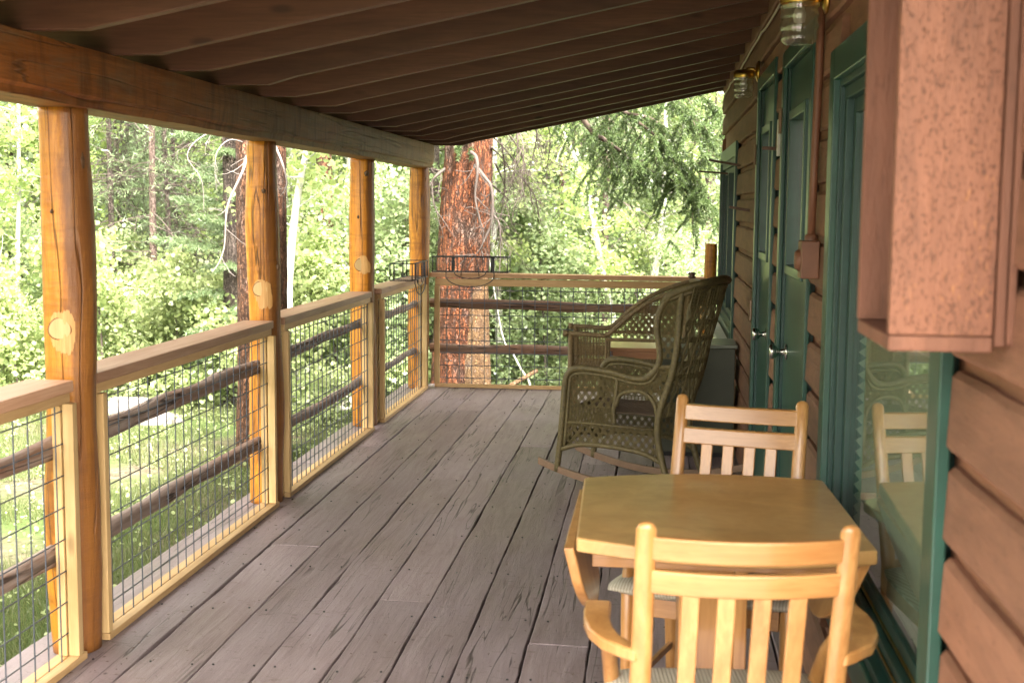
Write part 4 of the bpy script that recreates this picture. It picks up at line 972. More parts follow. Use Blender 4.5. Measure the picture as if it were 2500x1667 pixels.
    weave(m, [(0.15, 0.012), (0.67, 0.012), (0.67, Wd-0.012), (0.15, Wd-0.012)], st, 'solid', 0.0042)
    for e in (((0.15, 0.02), (0.15, Wd-0.02)), ((0.66, 0.02), (0.66, Wd-0.02))): m.tube([st(*e[0]), st(*e[1])], 0.012, 8)
    m.build('seat', wicker_mat('dark_seat_wicker', (0.12, 0.085, 0.055)), t)
    m = MB(); fr = lambda v, z: o+u*(0.118+0.05*(z-0.2))+l*v+Vector((0, 0, z))
    weave(m, [(0, 0.19), (Wd/2, 0.23), (Wd, 0.19), (Wd, 0.34), (0, 0.34)], fr, 'lattice'); weave(m, [(0, 0.34), (Wd, 0.34), (Wd, 0.40), (0, 0.40)], fr, 'solid')
    m.tube(smoothpath([fr(0, 0.19), fr(Wd/2, 0.235), fr(Wd, 0.19)], 6), 0.012, 8)
    m.build('skirt', wk, t)
    for v in (0.0, Wd):
        m = MB(); N = 26; vs = []
        for i in range(N+1):
            s = -0.02+1.07*i/N; z = 0.003+0.33*((s-0.50)**2)
            c = o+u*s+l*v
            for dl, dz in ((-0.012, 0), (0.012, 0), (0.012, 0.038), (-0.012, 0.038)): vs.append(c+l*dl+Vector((0, 0, z+dz)))
        m.quadset(vs, [(i*4+k, i*4+(k+1) % 4, (i+1)*4+(k+1) % 4, (i+1)*4+k) for i in range(N) for k in range(4)]+[(0, 1, 2, 3), tuple(N*4+k for k in range(4))])
        m.build('rocker_rail', M['bronze'], t, bevel=0.004)
rocker()

def wicker_arm_chair():
    o = Vector((1.262, 8.33, 0)); u = Vector((1, 0.0, 0)); l = Vector((0.0, 1, 0)); Wd = 0.52
    t = thing('wicker_armchair', 'tan wicker armchair with swooping closely woven arms, beyond the rocking chair', 'wicker chair', tuple(o+u*0.4+l*0.25))
    wk = M['wicker2']
    top = [(0.0, 0.625), (0.10, 0.622), (0.20, 0.617), (0.26, 0.622), (0.315, 0.665), (0.40, 0.745), (0.50, 0.82), (0.60, 0.875), (0.70, 0.915), (0.80, 0.945), (0.88, 0.95)]
    for v in (0.0, Wd):
        P = lambda s, z, v=v: o+u*s+l*v+Vector((0, 0, z))
        m = MB(); m.tube(smoothpath([P(a, b) for a, b in top], 4), 0.016, 10); m.tube([P(-0.03, 0.625), P(0.0, 0.625)], 0.022, 10); m.build('arm', wk, t, smooth=True)
        m = MB(); m.tube([P(0.02, 0.62), P(0.022, 0.002)], 0.019, 10); m.build('front_leg', wk, t, smooth=True)
        m = MB(); m.tube([P(0.80, 0.93), P(0.74, 0.42), P(0.78, 0.002)], 0.018, 10); m.build('back_leg', wk, t, smooth=True)
        m = MB(); weave(m, [(0.03, 0.25), (0.255, 0.25), (0.255, 0.615), (0.03, 0.62)], P, 'open', 0.003)
        weave(m, [(0.26, 0.615), (0.40, 0.735), (0.60, 0.865), (0.80, 0.93), (0.79, 0.80), (0.60, 0.775), (0.42, 0.69), (0.34, 0.615)], P, 'open', 0.003)
        weave(m, [(0.34, 0.60), (0.42, 0.69), (0.60, 0.775), (0.79, 0.80), (0.76, 0.60)], P, 'lattice', 0.003)
        weave(m, [(0.255, 0.25), (0.75, 0.25), (0.745, 0.40), (0.255, 0.40)], P, 'lattice', 0.003)
        m.tube([P(0.26, 0.59), P(0.77, 0.585)], 0.012, 8); m.tube([P(0.255, 0.25), P(0.255, 0.61)], 0.010, 8); m.tube([P(0.03, 0.25), P(0.75, 0.25)], 0.010, 8)
        m.build('side_panel', wk, t)
    m = MB(); bk = lambda v, z: o+u*(0.745+0.13*(z-0.4)+0.05*math.sin(math.pi*v/Wd))+l*v+Vector((0, 0, z))
    weave(m, [(0, 0.40), (Wd, 0.40), (Wd, 0.94), (0, 0.94)], bk, 'open', 0.0032); m.tube([bk(v, 0.955) for v in np.linspace(0, Wd, 8)], 0.02, 10); m.build('back_panel', wk, t)
    m = MB(); st = lambda x, v: o+u*x+l*v+Vector((0, 0, 0.40)); weave(m, [(0.02, 0), (0.74, 0), (0.74, Wd), (0.02, Wd)], st, 'solid', 0.004)
    m.tube([st(0.02, 0), st(0.02, Wd)], 0.014, 8); m.build('seat', wk, t)
    m = MB(); fr = lambda v, z: o+u*0.02+l*v+Vector((0, 0, z)); weave(m, [(0, 0.25), (Wd, 0.25), (Wd, 0.39), (0, 0.39)], fr, 'lattice', 0.003); m.build('skirt', wk, t)
    m = MB(); c = at(1671, 712, 8.9); m.lathe([(0, 0.03), (0.022, 0.028), (0.030, 0.016), (0.018, 0.008), (0.026, 0.0), (0.026, -0.012), (0.0, -0.014)], o+u*0.82+l*Wd+Vector((0, 0, 0.985)), (0, 0, 1), 16); m.build('finial', M['peg'], t, smooth=True)
wicker_arm_chair()

# side table between the wicker chairs
t = thing('side_table', 'small brown side table glimpsed between the two wicker chairs', 'side table', (1.85, 9.15, 0))
m = MB(); m.box(1.50, 2.12, 9.0, 9.42, 0.435, 0.462); m.build('tabletop', M['sidewood'], t, bevel=0.005)
m = MB(); m.box(1.54, 2.08, 9.04, 9.38, 0.365, 0.434); m.build('apron', M['sidewood'], t)
for x in (1.555, 2.035):
    for y in (9.05, 9.34):
        m = MB(); m.box(x, x+0.035, y, y+0.035, 0.002, 0.3645); m.build('leg', M['sidewood'], t)
m = MB(); m.box(1.60, 2.02, 9.08, 9.34, 0.16, 0.175); m.build('shelf', M['sidewood'], t)

t = thing('storage_cabinet', 'dark green painted cabinet against the cabin wall behind the rocking chair', 'cabinet', (2.09, 7.58, 0))
m = MB(); m.box(1.87, 2.30, 7.41, 7.76, 0.03, 0.645); m.build('body', M['cabinet'], t, bevel=0.004)
m = MB(); m.box(1.855, 2.312, 7.395, 7.77, 0.646, 0.668); m.build('top', plain('pale_green_cabinet_top', (0.14, 0.16, 0.12), 0.35), t, bevel=0.004)
m = MB(); m.box(1.89, 2.28, 7.43, 7.74, 0.002, 0.0295); m.build('plinth', M['dark'], t)
m = MB()
for zz in (0.20, 0.40): m.box(1.866, 1.8695, 7.44, 7.73, zz, zz+0.004)
m.tube([(1.852, 7.53, 0.52), (1.845, 7.53, 0.52), (1.845, 7.63, 0.52), (1.852, 7.63, 0.52)], 0.004, 6); m.build('handle', M['steel'], t)

# fallen leaves and needles
m = MB(); rr = random.Random(5)
for i in range(900):
    x = rr.choice([0.05+abs(rr.gauss(0, 0.09)), rr.uniform(0.05, 2.2), rr.uniform(0.05, 2.2)]); y = rr.uniform(2.2, 9.9)
    a = rr.uniform(0, 6.3); L = rr.uniform(0.003, 0.010); w = rr.uniform(0.0008, 0.002)
    d = Vector((math.cos(a), math.sin(a), 0)); s_ = Vector((-d.y, d.x, 0)); c = Vector((x, y, 0.0085))
    m.quadset([c-d*L, c-s_*w+Vector((0, 0, .002)), c+d*L, c+s_*w], [(0, 1, 2, 3)])
struct(m.build('leaf_litter', plain('dry_needle', (0.09, 0.055, 0.035), 0.8)), 'stuff')

# ------------------------------------------------------------------ vegetation
def unit(v): return v/np.maximum(np.linalg.norm(v, axis=-1, keepdims=True), 1e-9)
def leaf_polys(c, size, rng, k=6, up=0.5, elong=1.1):
    n = len(c); nr = unit(rng.normal(size=(n, 3))+np.array([0, 0, up])); a = unit(np.cross(nr, rng.normal(size=(n, 3)))); b = np.cross(nr, a)
    s = (size*rng.uniform(0.5, 1.5, n))[:, None, None]
    ang = np.arange(k)/k*2*np.pi
    shp = a[:, None, :]*(np.cos(ang)*elong)[None, :, None]+b[:, None, :]*(np.sin(ang)*0.9)[None, :, None]
    fold = (np.abs(np.sin(ang))*0.25)[None, :, None]*nr[:, None, :]
    return c[:, None, :]+(shp+fold)*s*0.5
def needle_tris(p, d, L, w, rng):
    n = len(p); d = unit(d); s = unit(np.cross(d, rng.normal(size=(n, 3)))); L = (L*rng.uniform(0.6, 1.2, n))[:, None]
    return np.stack([p-s*w, p+s*w, p+d*L], 1)

def branch_pts(p, d, L, rnd, n=6, droop=0.0, wig=0.12):
    pts = [Vector(p)]; d = Vector(d).normalized()
    for i in range(n):
        d = (d+Vector((rnd.uniform(-wig, wig), rnd.uniform(-wig, wig), rnd.uniform(-wig, wig)-droop))).normalized()
        pts.append(pts[-1]+d*(L/n))
    return pts

def mk_aspen(name, label, cat, group, seed, H, r0, crown0, spread, nleaf, leaf=0.044, path=None, mat='aspenleaf', bmat='aspenbark', k=6, parts=('trunk', 'crown'), nb=34):
    rd = random.Random(seed); rg = np.random.default_rng(seed)
    t = thing(name, label, cat, (0, 0, 0), group=group, local=True)
    m = MB()
    if path is None:
        ph = rd.uniform(0, 6); path = [(0.10*math.sin(z*0.9+ph)*z/H*2-0.10*math.sin(ph)*0, 0.08*math.sin(z*0.7+ph*2)*z/H*2, z) for z in np.linspace(-0.3, H, 16)]
    P = smoothpath(path, 3); N = len(P)
    m.tube(P, [max(0.006, r0*(1-0.9*(i/(N-1))**1.1)) for i in range(N)], 10, wob=0.04)
    tips = []
    for b in range(nb):
        f = crown0+(0.98-crown0)*(b+rd.random())/nb; i = min(N-2, int(f*(N-1))); p = P[i]
        a = rd.uniform(0, 6.283); L = spread*(0.35+0.65*math.sin(math.pi*min(1, (f-crown0)/(1-crown0)*0.85+0.12)))*rd.uniform(0.6, 1.15)
        bp = branch_pts(p, (math.cos(a), math.sin(a), rd.uniform(0.0, 0.8)), L, rd, 6, 0.03, 0.18)
        rr = max(0.003, r0*0.16); m.tube(bp, [rr*(1-0.13*q) for q in range(7)], 4, cap=False)
        for q in range(1, 7): tips += [bp[q]]*(1+q//2)
        for s_ in range(3):
            bq = branch_pts(bp[2+s_], (rd.uniform(-1, 1), rd.uniform(-1, 1), rd.uniform(-0.4, 0.6)), L*0.45, rd, 4, 0.03, 0.2)
            m.tube(bq, [rr*0.5]*5, 3, cap=False); tips += bq[1:]*2
    m.build(parts[0], M[bmat], t, smooth=True)
    T = np.array([tuple(v) for v in tips]); idx = rg.integers(0, len(T), nleaf)
    c = T[idx]+rg.normal(size=(nleaf, 3))*np.array([0.085, 0.085, 0.07])
    npmesh(parts[1], leaf_polys(c, leaf, rg, k), k, M[mat], t)
    return t

def mk_spruce(name, label, cat, group, seed, H, R0, nneedle, z0=0.15, bmat='greybark', nl=0.05, nw=0.0055, r0=0.12, hang=0.25, nbr=90, zpow=1.0):
    rd = random.Random(seed); rg = np.random.default_rng(seed)
    t = thing(name, label, cat, (0, 0, 0), group=group, local=True)
    m = MB(); m.tube([(0.03*math.sin(z), 0.03*math.cos(z*1.3), z) for z in np.linspace(-0.3, H, 14)], [max(0.01, r0*(1-0.93*i/13)) for i in range(14)], 10, wob=0.06)
    m.build('trunk', M[bmat], t, smooth=True)
    m = MB(); A = []; B = []
    for b in range(nbr):
        f = ((b+rd.random())/nbr)**zpow; z = z0+(H-z0)*f; L = R0*(1-f*0.93)*rd.uniform(0.7, 1.12); a = b*2.39996+rd.uniform(-0.3, 0.3)
        bp = branch_pts((0, 0, z), (math.cos(a), math.sin(a), 0.28), L, rd, 8, 0.05, 0.05)
        m.tube(bp, [0.011*(1-0.1*q)*(0.5+L/1.6) for q in range(9)], 4, cap=False)
        d0 = Vector((math.cos(a), math.sin(a), 0)); sd = Vector((-d0.y, d0.x, 0)); ns = max(6, int(L/0.075))
        for s_ in range(ns):
            q = 0.15+0.85*s_/ns; x = q*8; i = min(7, int(x)); p = bp[i].lerp(bp[i+1], x-i)
            for sg in (-1, 1):
                l2 = 0.42*L*(1.05-q)*rd.uniform(0.6, 1.1)+0.05; dv = (d0*0.75+sd*sg*0.8+Vector((0, 0, rd.uniform(-hang, 0.05)))).normalized()
                e = p+dv*l2+Vector((0, 0, -hang*l2*0.6)); A.append(tuple(p)); B.append(tuple(e))
        for i in range(8): A.append(tuple(bp[i])); B.append(tuple(bp[i+1]))
    m.build('branches', M['limb'], t)
    A, B = np.array(A), np.array(B); ln = np.linalg.norm(B-A, axis=1); pr = ln/ln.sum()
    idx = rg.choice(len(A), nneedle, p=pr); f = rg.random(nneedle)[:, None]; D = unit(B-A)[idx]
    p = A[idx]+(B-A)[idx]*f+rg.normal(size=(nneedle, 3))*0.006
    d = D*0.9+unit(rg.normal(size=(nneedle, 3)))*0.85+np.array([0, 0, 0.15])
    npmesh('crown', needle_tris(p, d, nl, nw, rg), 3, M['needle'], t)
    return t

def mk_pine(name, label, cat, group, seed, H, r0, bmat='greybark', nn=16000):
    rd = random.Random(seed); rg = np.random.default_rng(seed)
    t = thing(name, label, cat, (0, 0, 0), group=group, local=True)
    m = MB(); m.tube([(0.04*math.sin(z*0.5+seed), 0.04*math.cos(z*0.6), z) for z in np.linspace(-0.4, H, 18)], [r0*(1-0.55*i/17) for i in range(18)], 12, wob=0.08, seed=seed)
    m.build('trunk', M[bmat], t, smooth=True)
    m = MB(); C = []
    for b in range(95):
        z = rd.uniform(0.7, H); a = rd.uniform(0, 6.283); L = rd.uniform(0.3, 1.5)
        bp = branch_pts((0, 0, z), (math.cos(a), math.sin(a), rd.uniform(-0.4, 0.3)), L, rd, 6, 0.05, 0.25); m.tube(bp, [0.009*(1-0.14*q) for q in range(7)], 3, cap=False)
        for s_ in range(4):
            bq = branch_pts(bp[rd.randint(1, 5)], (rd.uniform(-1, 1), rd.uniform(-1, 1), rd.uniform(-0.6, 0.4)), L*0.5, rd, 4, 0.05, 0.3); m.tube(bq, [0.0035]*5, 3, cap=False)
            if z > 1.5: C += [bq[-1], bq[-2]]
        if z > 1.5: C += [bp[-1], bp[-2]]
    m.build('branches', M['twig'], t)
    C = np.array([tuple(v) for v in C]); idx = rg.integers(0, len(C), nn); c = C[idx]; d = unit(rg.normal(size=(nn, 3))+np.array([0, 0, 0.4]))
    npmesh('crown', needle_tris(c+rg.normal(size=(nn, 3))*0.05, d, 0.07, 0.005, rg), 3, M['needle'], t)
    return t

def dup(root, x, y, s=1.0, rz=0.0, label=None, z=None, tilt=0.0):
    r = root.copy(); COL.objects.link(r)
    r.location = (x, y, gz(x, y) if z is None else z); r.rotation_euler = (tilt, 0, rz); r.scale = (s, s, s)
    if label: r['label'] = label
    for ch in root.children:
        c = ch.copy(); COL.objects.link(c); c.parent = r
    return r
def place(root, x, y, s=1.0, rz=0.0, tilt=0.0):
    root.location = (x, y, gz(x, y)); root.rotation_euler = (tilt, 0, rz); root.scale = (s, s, s)
def xat(px, y): return at(px, 507, y).x

# --- the two great pines
def big_trunk(name, label, path, rad, mat, n=72, amp=0.05, group=None, dead=0, seed=3):
    x, y, _ = path[0]; g = gz(x, y)
    t = thing(name, label, 'pine tree', (x, y, g), group=group)
    P = smoothpath(path, 22); N = len(P); m = MB(); vs = []
    for i, p in enumerate(P):
        f = i/(N-1)*(len(rad)-1); k = min(len(rad)-2, int(f)); r = rad[k]+(rad[k+1]-rad[k])*(f-k)
        for q in range(n):
            a = 2*math.pi*q/n; c = Vector((math.cos(a), math.sin(a), 0)); s = Vector((c.x*3.2, c.y*3.2, p.z*1.3))
            e = 0.5*noise.noise(s+Vector((seed, 0, 0)))+0.9*(abs(noise.noise(Vector((c.x*7, c.y*7, p.z*2.6+seed))))-0.25)+0.5*noise.noise(Vector((c.x*22, c.y*22, p.z*12)))
            vs.append(p+c*(r*(1+amp*e)))
    m.quadset(vs, [(i*n+k, i*n+(k+1) % n, (i+1)*n+(k+1) % n, (i+1)*n+k) for i in range(N-1) for k in range(n)], 0.5)
    m.build('trunk', M[mat], t, smooth=True)
    return t
Yb = 12.4
big = big_trunk('pine_tree', 'huge red-barked pine trunk standing just beyond the far railing',
    [(xat(1120, Yb), Yb, -1.2), (xat(1123, Yb), Yb, -0.2), (xat(1128, Yb), Yb, 0.6), (xat(1137, Yb), Yb, 1.4), (xat(1145, Yb), Yb, 2.2), (xat(1150, Yb), Yb, 4.0), (xat(1155, Yb), Yb, 9.0)],
    [0.335, 0.282, 0.262, 0.25, 0.232, 0.2, 0.12], 'ponderosa', amp=0.065)
Y2 = 12.25
big2 = big_trunk('pine_tree', 'shorter tan flaky stem close beside the huge red pine',
    [(xat(1166, Y2), Y2, -1.2), (xat(1163, Y2), Y2, -0.5), (xat(1160, Y2), Y2+0.03, 0.15), (xat(1158, Y2), Y2+0.08, 0.7), (xat(1150, Y2), Y2+0.30, 1.1)],
    [0.175, 0.160, 0.145, 0.13, 0.09], 'tanbark', amp=0.03, seed=8)
Y3 = 8.3
mid = big_trunk('pine_tree', 'reddish pine trunk half hidden behind the second log post',
    [(xat(632, Y3), Y3, -0.8), (xat(636, Y3), Y3, 0.2), (xat(638, Y3), Y3, 1.0), (xat(638, Y3), Y3, 2.2), (xat(640, Y3), Y3, 6.0), (xat(640, Y3), Y3, 10.0)],
    [0.20, 0.170, 0.165, 0.165, 0.14, 0.06], 'redbark', amp=0.05, seed=5)
Y4 = 13.5
t4 = big_trunk('pine_tree', 'slimmer reddish trunk partly veiled by bright leaves, between second and third posts',
    [(xat(800, Y4), Y4, -1.0), (xat(797, Y4), Y4, 0.0), (xat(793, Y4), Y4, 1.5), (xat(790, Y4), Y4, 3.5), (xat(790, Y4), Y4, 9.0)],
    [0.12, 0.10, 0.085, 0.08, 0.05], 'redbark', amp=0.05, seed=11)

def dead_branch(parent, pts, r, mat='silver', twigs=6, seed=1, tl=0.5):
    rd = random.Random(seed); m = MB(); P = smoothpath(pts, 5); N = len(P)
    m.tube(P, [r*(1-0.75*i/(N-1)) for i in range(N)], 7, wob=0.08)
    for k in range(twigs):
        i = rd.randint(2, N-2); d = (P[i+1]-P[i]).normalized()+Vector((rd.uniform(-1, 1), rd.uniform(-.6, .6), rd.uniform(-1, 0.5)))
        q = branch_pts(P[i], d, tl*rd.uniform(0.4, 1), rd, 6, 0.06, 0.3); m.tube(q, [r*0.32*(1-0.12*j) for j in range(7)], 4, cap=False)
        for j in range(2):
            q2 = branch_pts(q[rd.randint(1, 4)], (rd.uniform(-1, 1), rd.uniform(-1, 1), rd.uniform(-1, .4)), tl*0.4, rd, 5, 0.06, 0.3); m.tube(q2, [r*0.18]*6, 3, cap=False)
    m.build('dead_branch', M[mat], parent, smooth=True)
A = lambda px, py, y: tuple(at(px, py, y))
# bleached curling limbs on the trunk behind the second post
dead_branch(mid, [A(612, 368, 8.2), A(603, 385, 8.0), A(592, 420, 7.9), A(560, 490, 7.85), A(552, 530, 7.8), A(548, 600, 7.8), A(535, 640, 7.75), A(518, 665, 7.7)], 0.011, twigs=5, seed=2, tl=0.25)
dead_branch(mid, [A(600, 350, 8.2), A(560, 342, 8.0), A(530, 372, 7.9), A(525, 420, 7.9), A(530, 470, 7.9)], 0.005, twigs=3, seed=4, tl=0.2)
dead_branch(mid, [A(600, 300, 8.2), A(500, 330, 8.0), A(457, 380, 7.9), A(492, 440, 7.9), A(498, 520, 7.9)], 0.005, twigs=3, seed=6, tl=0.25)
dead_branch(mid, [A(660, 330, 8.2), A(690, 400, 8.0), A(700, 450, 7.9), A(684, 480, 7.9)], 0.009, twigs=4, seed=9, tl=0.25)
# dark hooked dead limbs on the big trunk
dead_branch(big, [A(1150, 372, 12.1), A(1163, 385, 11.95), A(1166, 420, 11.9), A(1160, 480, 11.9), A(1170, 530, 11.9), A(1182, 570, 11.9)], 0.020, 'twig', 6, 12, 0.4)
dead_branch(big, [A(1160, 405, 12.1), A(1185, 435, 11.95), A(1200, 460, 11.9), A(1203, 520, 11.9), A(1195, 560, 11.9), A(1182, 590, 11.9)], 0.022, 'twig', 8, 13, 0.5)
dead_branch(big, [A(1200, 520, 12.1), A(1218, 545, 12.0), A(1222, 600, 12.0), A(1218, 680, 12.0), A(1212, 740, 12.0)], 0.012, 'twig', 8, 14, 0.5)
dead_branch(big, [A(1090, 410, 12.3), A(1065, 430, 12.2), A(1055, 450, 12.2), A(1060, 500, 12.2), A(1075, 530, 12.2)], 0.016, 'twig', 8, 15, 0.4)
for k, (a, b) in enumerate([((1250, 290), (1275, 470)), ((1262, 300), (1230, 520)), ((1300, 290), (1290, 430)), ((1215, 300), (1300, 500)), ((1225, 350), (1210, 600)), ((1320, 280), (1335, 420)), ((1395, 290), (1385, 400)), ((1270, 430), (1318, 600)), ((1180, 300), (1290, 420)), ((1190, 320), (1320, 560)), ((1200, 360), (1260, 520)), ((1210, 400), (1240, 620)), ((1190, 250), (1350, 400)), ((1200, 450), (1300, 640)), ((1180, 290), (1230, 430))]):
    mx, my = (a[0]+b[0])/2+15, (a[1]+b[1])/2-25
    dead_branch(big, [A(a[0], a[1], 12.3), A(mx, my, 12.1+k*0.15), A(b[0], b[1], 12.1+k*0.25)], 0.010, 'twig', 16, 30+k, 0.55)

# drooping green boughs of the big tree, upper right
def bough(parent, pts, r, seed, hang=(0.25, 0.7), nn=9000, spacing=0.05, curtain=1.0):
    rd = random.Random(seed); rg = np.random.default_rng(seed); m = MB(); P = smoothpath(pts, 8); N = len(P)
    m.tube(P, [r*(1-0.7*i/(N-1)) for i in range(N)], 7, wob=0.1)
    SA = []; SB = []
    L = sum((P[i+1]-P[i]).length for i in range(N-1)); nt = int(L/spacing)
    for k in range(nt):
        x = rd.uniform(0.08, 0.999)*(N-1); i = int(x); p = P[i].lerp(P[min(i+1, N-1)], x-i)
        a = rd.uniform(0, 6.283); l2 = rd.uniform(*hang)*curtain
        q = branch_pts(p, (math.cos(a)*0.8, math.sin(a)*0.8, -0.25), l2, rd, 7, 0.20, 0.12)
        m.tube(q, [0.0042*(1-0.1*j) for j in range(8)], 3, cap=False)
        for j in range(7):
            if rd.random() < 0.85: SA.append(tuple(q[j])); SB.append(tuple(q[j+1]))
            if rd.random() < 0.5:
                e = branch_pts(q[j], (rd.uniform(-1, 1), rd.uniform(-1, 1), -0.5), l2*0.3, rd, 2, 0.2, 0.1); SA.append(tuple(e[0])); SB.append(tuple(e[-1]))
    m.build('bough', M['limb'], parent, smooth=True)
    SA, SB = np.array(SA), np.array(SB); ln = np.linalg.norm(SB-SA, axis=1); idx = rg.choice(len(SA), nn, p=ln/ln.sum()); f = rg.random(nn)[:, None]
    D = unit(SB-SA)[idx]; p = SA[idx]+(SB-SA)[idx]*f; org = np.array(tuple(ORG[parent]))
    o = npmesh('needles', needle_tris(p-org, D*0.8+unit(rg.normal(size=(nn, 3)))*0.9, 0.036, 0.0042, rg), 3, M['boughneedle'], parent)
bs = [([(1330, 150), (1436, 309), (1480, 345), (1525, 376), (1560, 400), (1600, 424)], 11.9, 0.030, 9000), ([(1400, 150), (1500, 262), (1590, 290), (1620, 330), (1650, 400)], 11.7, 0.022, 9000),
      ([(1500, 100), (1570, 200), (1640, 240), (1700, 300), (1735, 380)], 11.5, 0.022, 11000), ([(1540, 120), (1620, 200), (1680, 215), (1740, 260), (1775, 330)], 11.9, 0.020, 9000),
      ([(1560, 300), (1620, 350), (1660, 400), (1700, 440), (1720, 500)], 11.8, 0.014, 8000), ([(1300, 180), (1420, 262), (1500, 300), (1545, 330)], 12.3, 0.018, 6000),
      ([(1100, 260), (1125, 330), (1150, 345), (1170, 352)], 12.05, 0.012, 2500), ([(1600, 420), (1640, 440), (1680, 470), (1700, 520)], 12.0, 0.010, 3000)]
for k, (pp, y, r, nn) in enumerate(bs):
    bough(big, [A(px, py, y+0.1*i) for i, (px, py) in enumerate(pp)], r, 50+k, nn=int(nn*1.9), spacing=0.034, hang=(0.18, 0.62) if k != 6 else (0.1, 0.25))

# --- aspens with traced stems
def traced_aspen(label, pix, y, r, seed, crown0=0.3, nleaf=3500, spread=0.9, nb=24):
    P = [Vector(A(px, py, y)) for px, py in pix]; base = P[0]; g = gz(base.x, base.y)
    rel = [(p.x-base.x, p.y-base.y, p.z-g) for p in P]
    rel = [(rel[0][0], rel[0][1], -0.3)]+rel
    lx, ly, lz = rel[-1]; dx = rel[-1][0]-rel[-2][0]; dz = max(0.3, rel[-1][2]-rel[-2][2])
    for k in range(1, 5): rel.append((lx+dx/dz*k*0.5, ly, lz+k*1.0))
    t = mk_aspen('aspen_tree', label, 'aspen', 'pale aspens beyond the railing', seed, rel[-1][2], r, crown0, spread, nleaf, path=rel, nb=nb)
    t.location = (base.x, base.y, g)
    return t
traced_aspen('white aspen with a crooked S-shaped stem rising behind the far railing', [(1505, 860), (1498, 791), (1485, 724), (1467, 648), (1453, 568), (1431, 465), (1395, 367), (1373, 313), (1345, 240)], 14.0, 0.047, 101, 0.25, 3800)
traced_aspen('thick white aspen stem beyond the right end of the far railing', [(1585, 860), (1590, 728), (1600, 650), (1610, 603), (1619, 505), (1622, 420), (1625, 300)], 14.5, 0.060, 102, 0.3, 3500)
traced_aspen('bright white leaning aspen trunk between the second and third log posts', [(725, 1075), (723, 960), (712, 850), (703, 733), (712, 600), (728, 470), (749, 366), (765, 280)], 10.8, 0.055, 103, 0.45, 2600, 0.8)
traced_aspen('white aspen stem close to the right edge of the big pine', [(1222, 960), (1219, 820), (1214, 700), (1207, 600), (1205, 500), (1208, 380)], 13.6, 0.055, 104, 0.35, 3000)
traced_aspen('thin pale aspen in the first bay near the left edge of the photo', [(50, 1230), (30, 1100), (43, 930), (46, 800), (42, 640), (46, 480)], 12.0, 0.040, 105, 0.2, 2600, 0.7)
traced_aspen('thin leaning aspen stem in the lower part of the far railing', [(1296, 948), (1272, 902), (1248, 856), (1224, 810)], 12.9, 0.014, 106, 0.75, 900, 0.5, 8)
for k, (px, y, r, mt, lb) in enumerate([(372, 13.3, 0.042, 'pinkbark', 'straight pinkish pine trunk in the middle of the second bay'), (263, 14.2, 0.036, 'greybark', 'dark thin pine trunk just right of the first log post'), (284, 15.6, 0.030, 'greybark', 'thin grey pine trunk beside the dark one in the second bay'),
                                        (407, 14.6, 0.036, 'greybark', 'grey pine trunk right of the pinkish one'), (433, 15.4, 0.030, 'greybark', 'farther grey pine trunk near the bright spruce'), (1487, 14.6, 0.042, 'pinkbark', 'tan trunk seen behind the crooked aspen'),
                                        (1372, 15.0, 0.035, 'redbark', 'thin reddish trunk left of the crooked aspen'), (1725, 16.5, 0.07, 'greybark', 'dark trunk beside the cabin corner'), (160, 20.0, 0.05, 'greybark', 'grey trunk behind the first log post'), (1253, 18.0, 0.045, 'greybark', 'thin grey trunk right of the big pine')]):
    p = mk_pine('pine_tree', lb, 'pine tree', 'slender pine trunks in the forest', 200+k, 9.5, r, mt, 9000)
    place(p, xat(px, y), y)

# --- prototypes and copies
spr = [mk_spruce('spruce_tree', 'bushy green spruce with layered boughs left of the second log post', 'spruce', 'green spruces among the aspens', 300, 7.5, 0.85, 60000, nl=0.055, nw=0.006),
       mk_spruce('spruce_tree', 'dark green spruce deeper in the forest', 'spruce', 'green spruces among the aspens', 301, 9.5, 1.9, 55000, nl=0.065, nw=0.007),
       mk_spruce('spruce_tree', 'dark green spruce deeper in the forest', 'spruce', 'green spruces among the aspens', 302, 6.0, 1.5, 42000, nl=0.06, nw=0.007)]
asp = [mk_aspen('aspen_tree', 'leafy young aspen in the forest beyond the porch', 'aspen', 'leafy young aspens', 400+k, h, 0.045, 0.12, sp, nl, nb=nb, mat='coolleaf' if k == 1 else 'aspenleaf') for k, (h, sp, nl, nb) in enumerate([(5.5, 1.2, 12000, 44), (6.5, 1.35, 13500, 48), (4.5, 1.0, 9500, 38)])]
shr = [mk_aspen('leafy_shrub', 'bright green shrub in the undergrowth', 'shrub', 'shrubs in the undergrowth', 500+k, h, 0.015, 0.03, sp, nl, leaf=lf, mat='coolleaf' if k == 1 else 'shrubleaf', bmat='twig', parts=('stem', 'foliage'), nb=nb) for k, (h, sp, nl, lf, nb) in enumerate([(1.4, 0.75, 6800, 0.036, 26), (2.0, 0.9, 8800, 0.033, 30), (0.9, 0.6, 4400, 0.038, 20)])]
pin = mk_pine('pine_tree', 'slender needle-tufted pine deeper in the forest', 'pine tree', 'slender pines deeper in the forest', 260, 10.0, 0.055, 'greybark', 22000)
place(pin, xat(560, 19.0), 19.0)
place(spr[0], xat(560, 12.0), 12.0, 1.0); spr[0].rotation_euler.z = 0.4
place(spr[1], xat(330, 24), 24.0); place(spr[2], xat(1345, 18), 18.0)
place(asp[0], xat(850, 15.5), 15.5); place(asp[1], xat(1400, 16.5), 16.5); place(asp[2], xat(120, 15), 15.0)
place(shr[0], xat(450, 12), 12.0); place(shr[1], xat(1330, 14), 14.0); place(shr[2], xat(700, 10.5), 10.5)
rd = random.Random(99)
dup(spr[0], xat(925, 17), 17.0, 1.0, 1.2, 'green spruce seen between the third and corner posts')
dup(spr[2], xat(30, 15), 15.0, 1.0, 2.0, 'pale green spruce at the left edge of the photo')
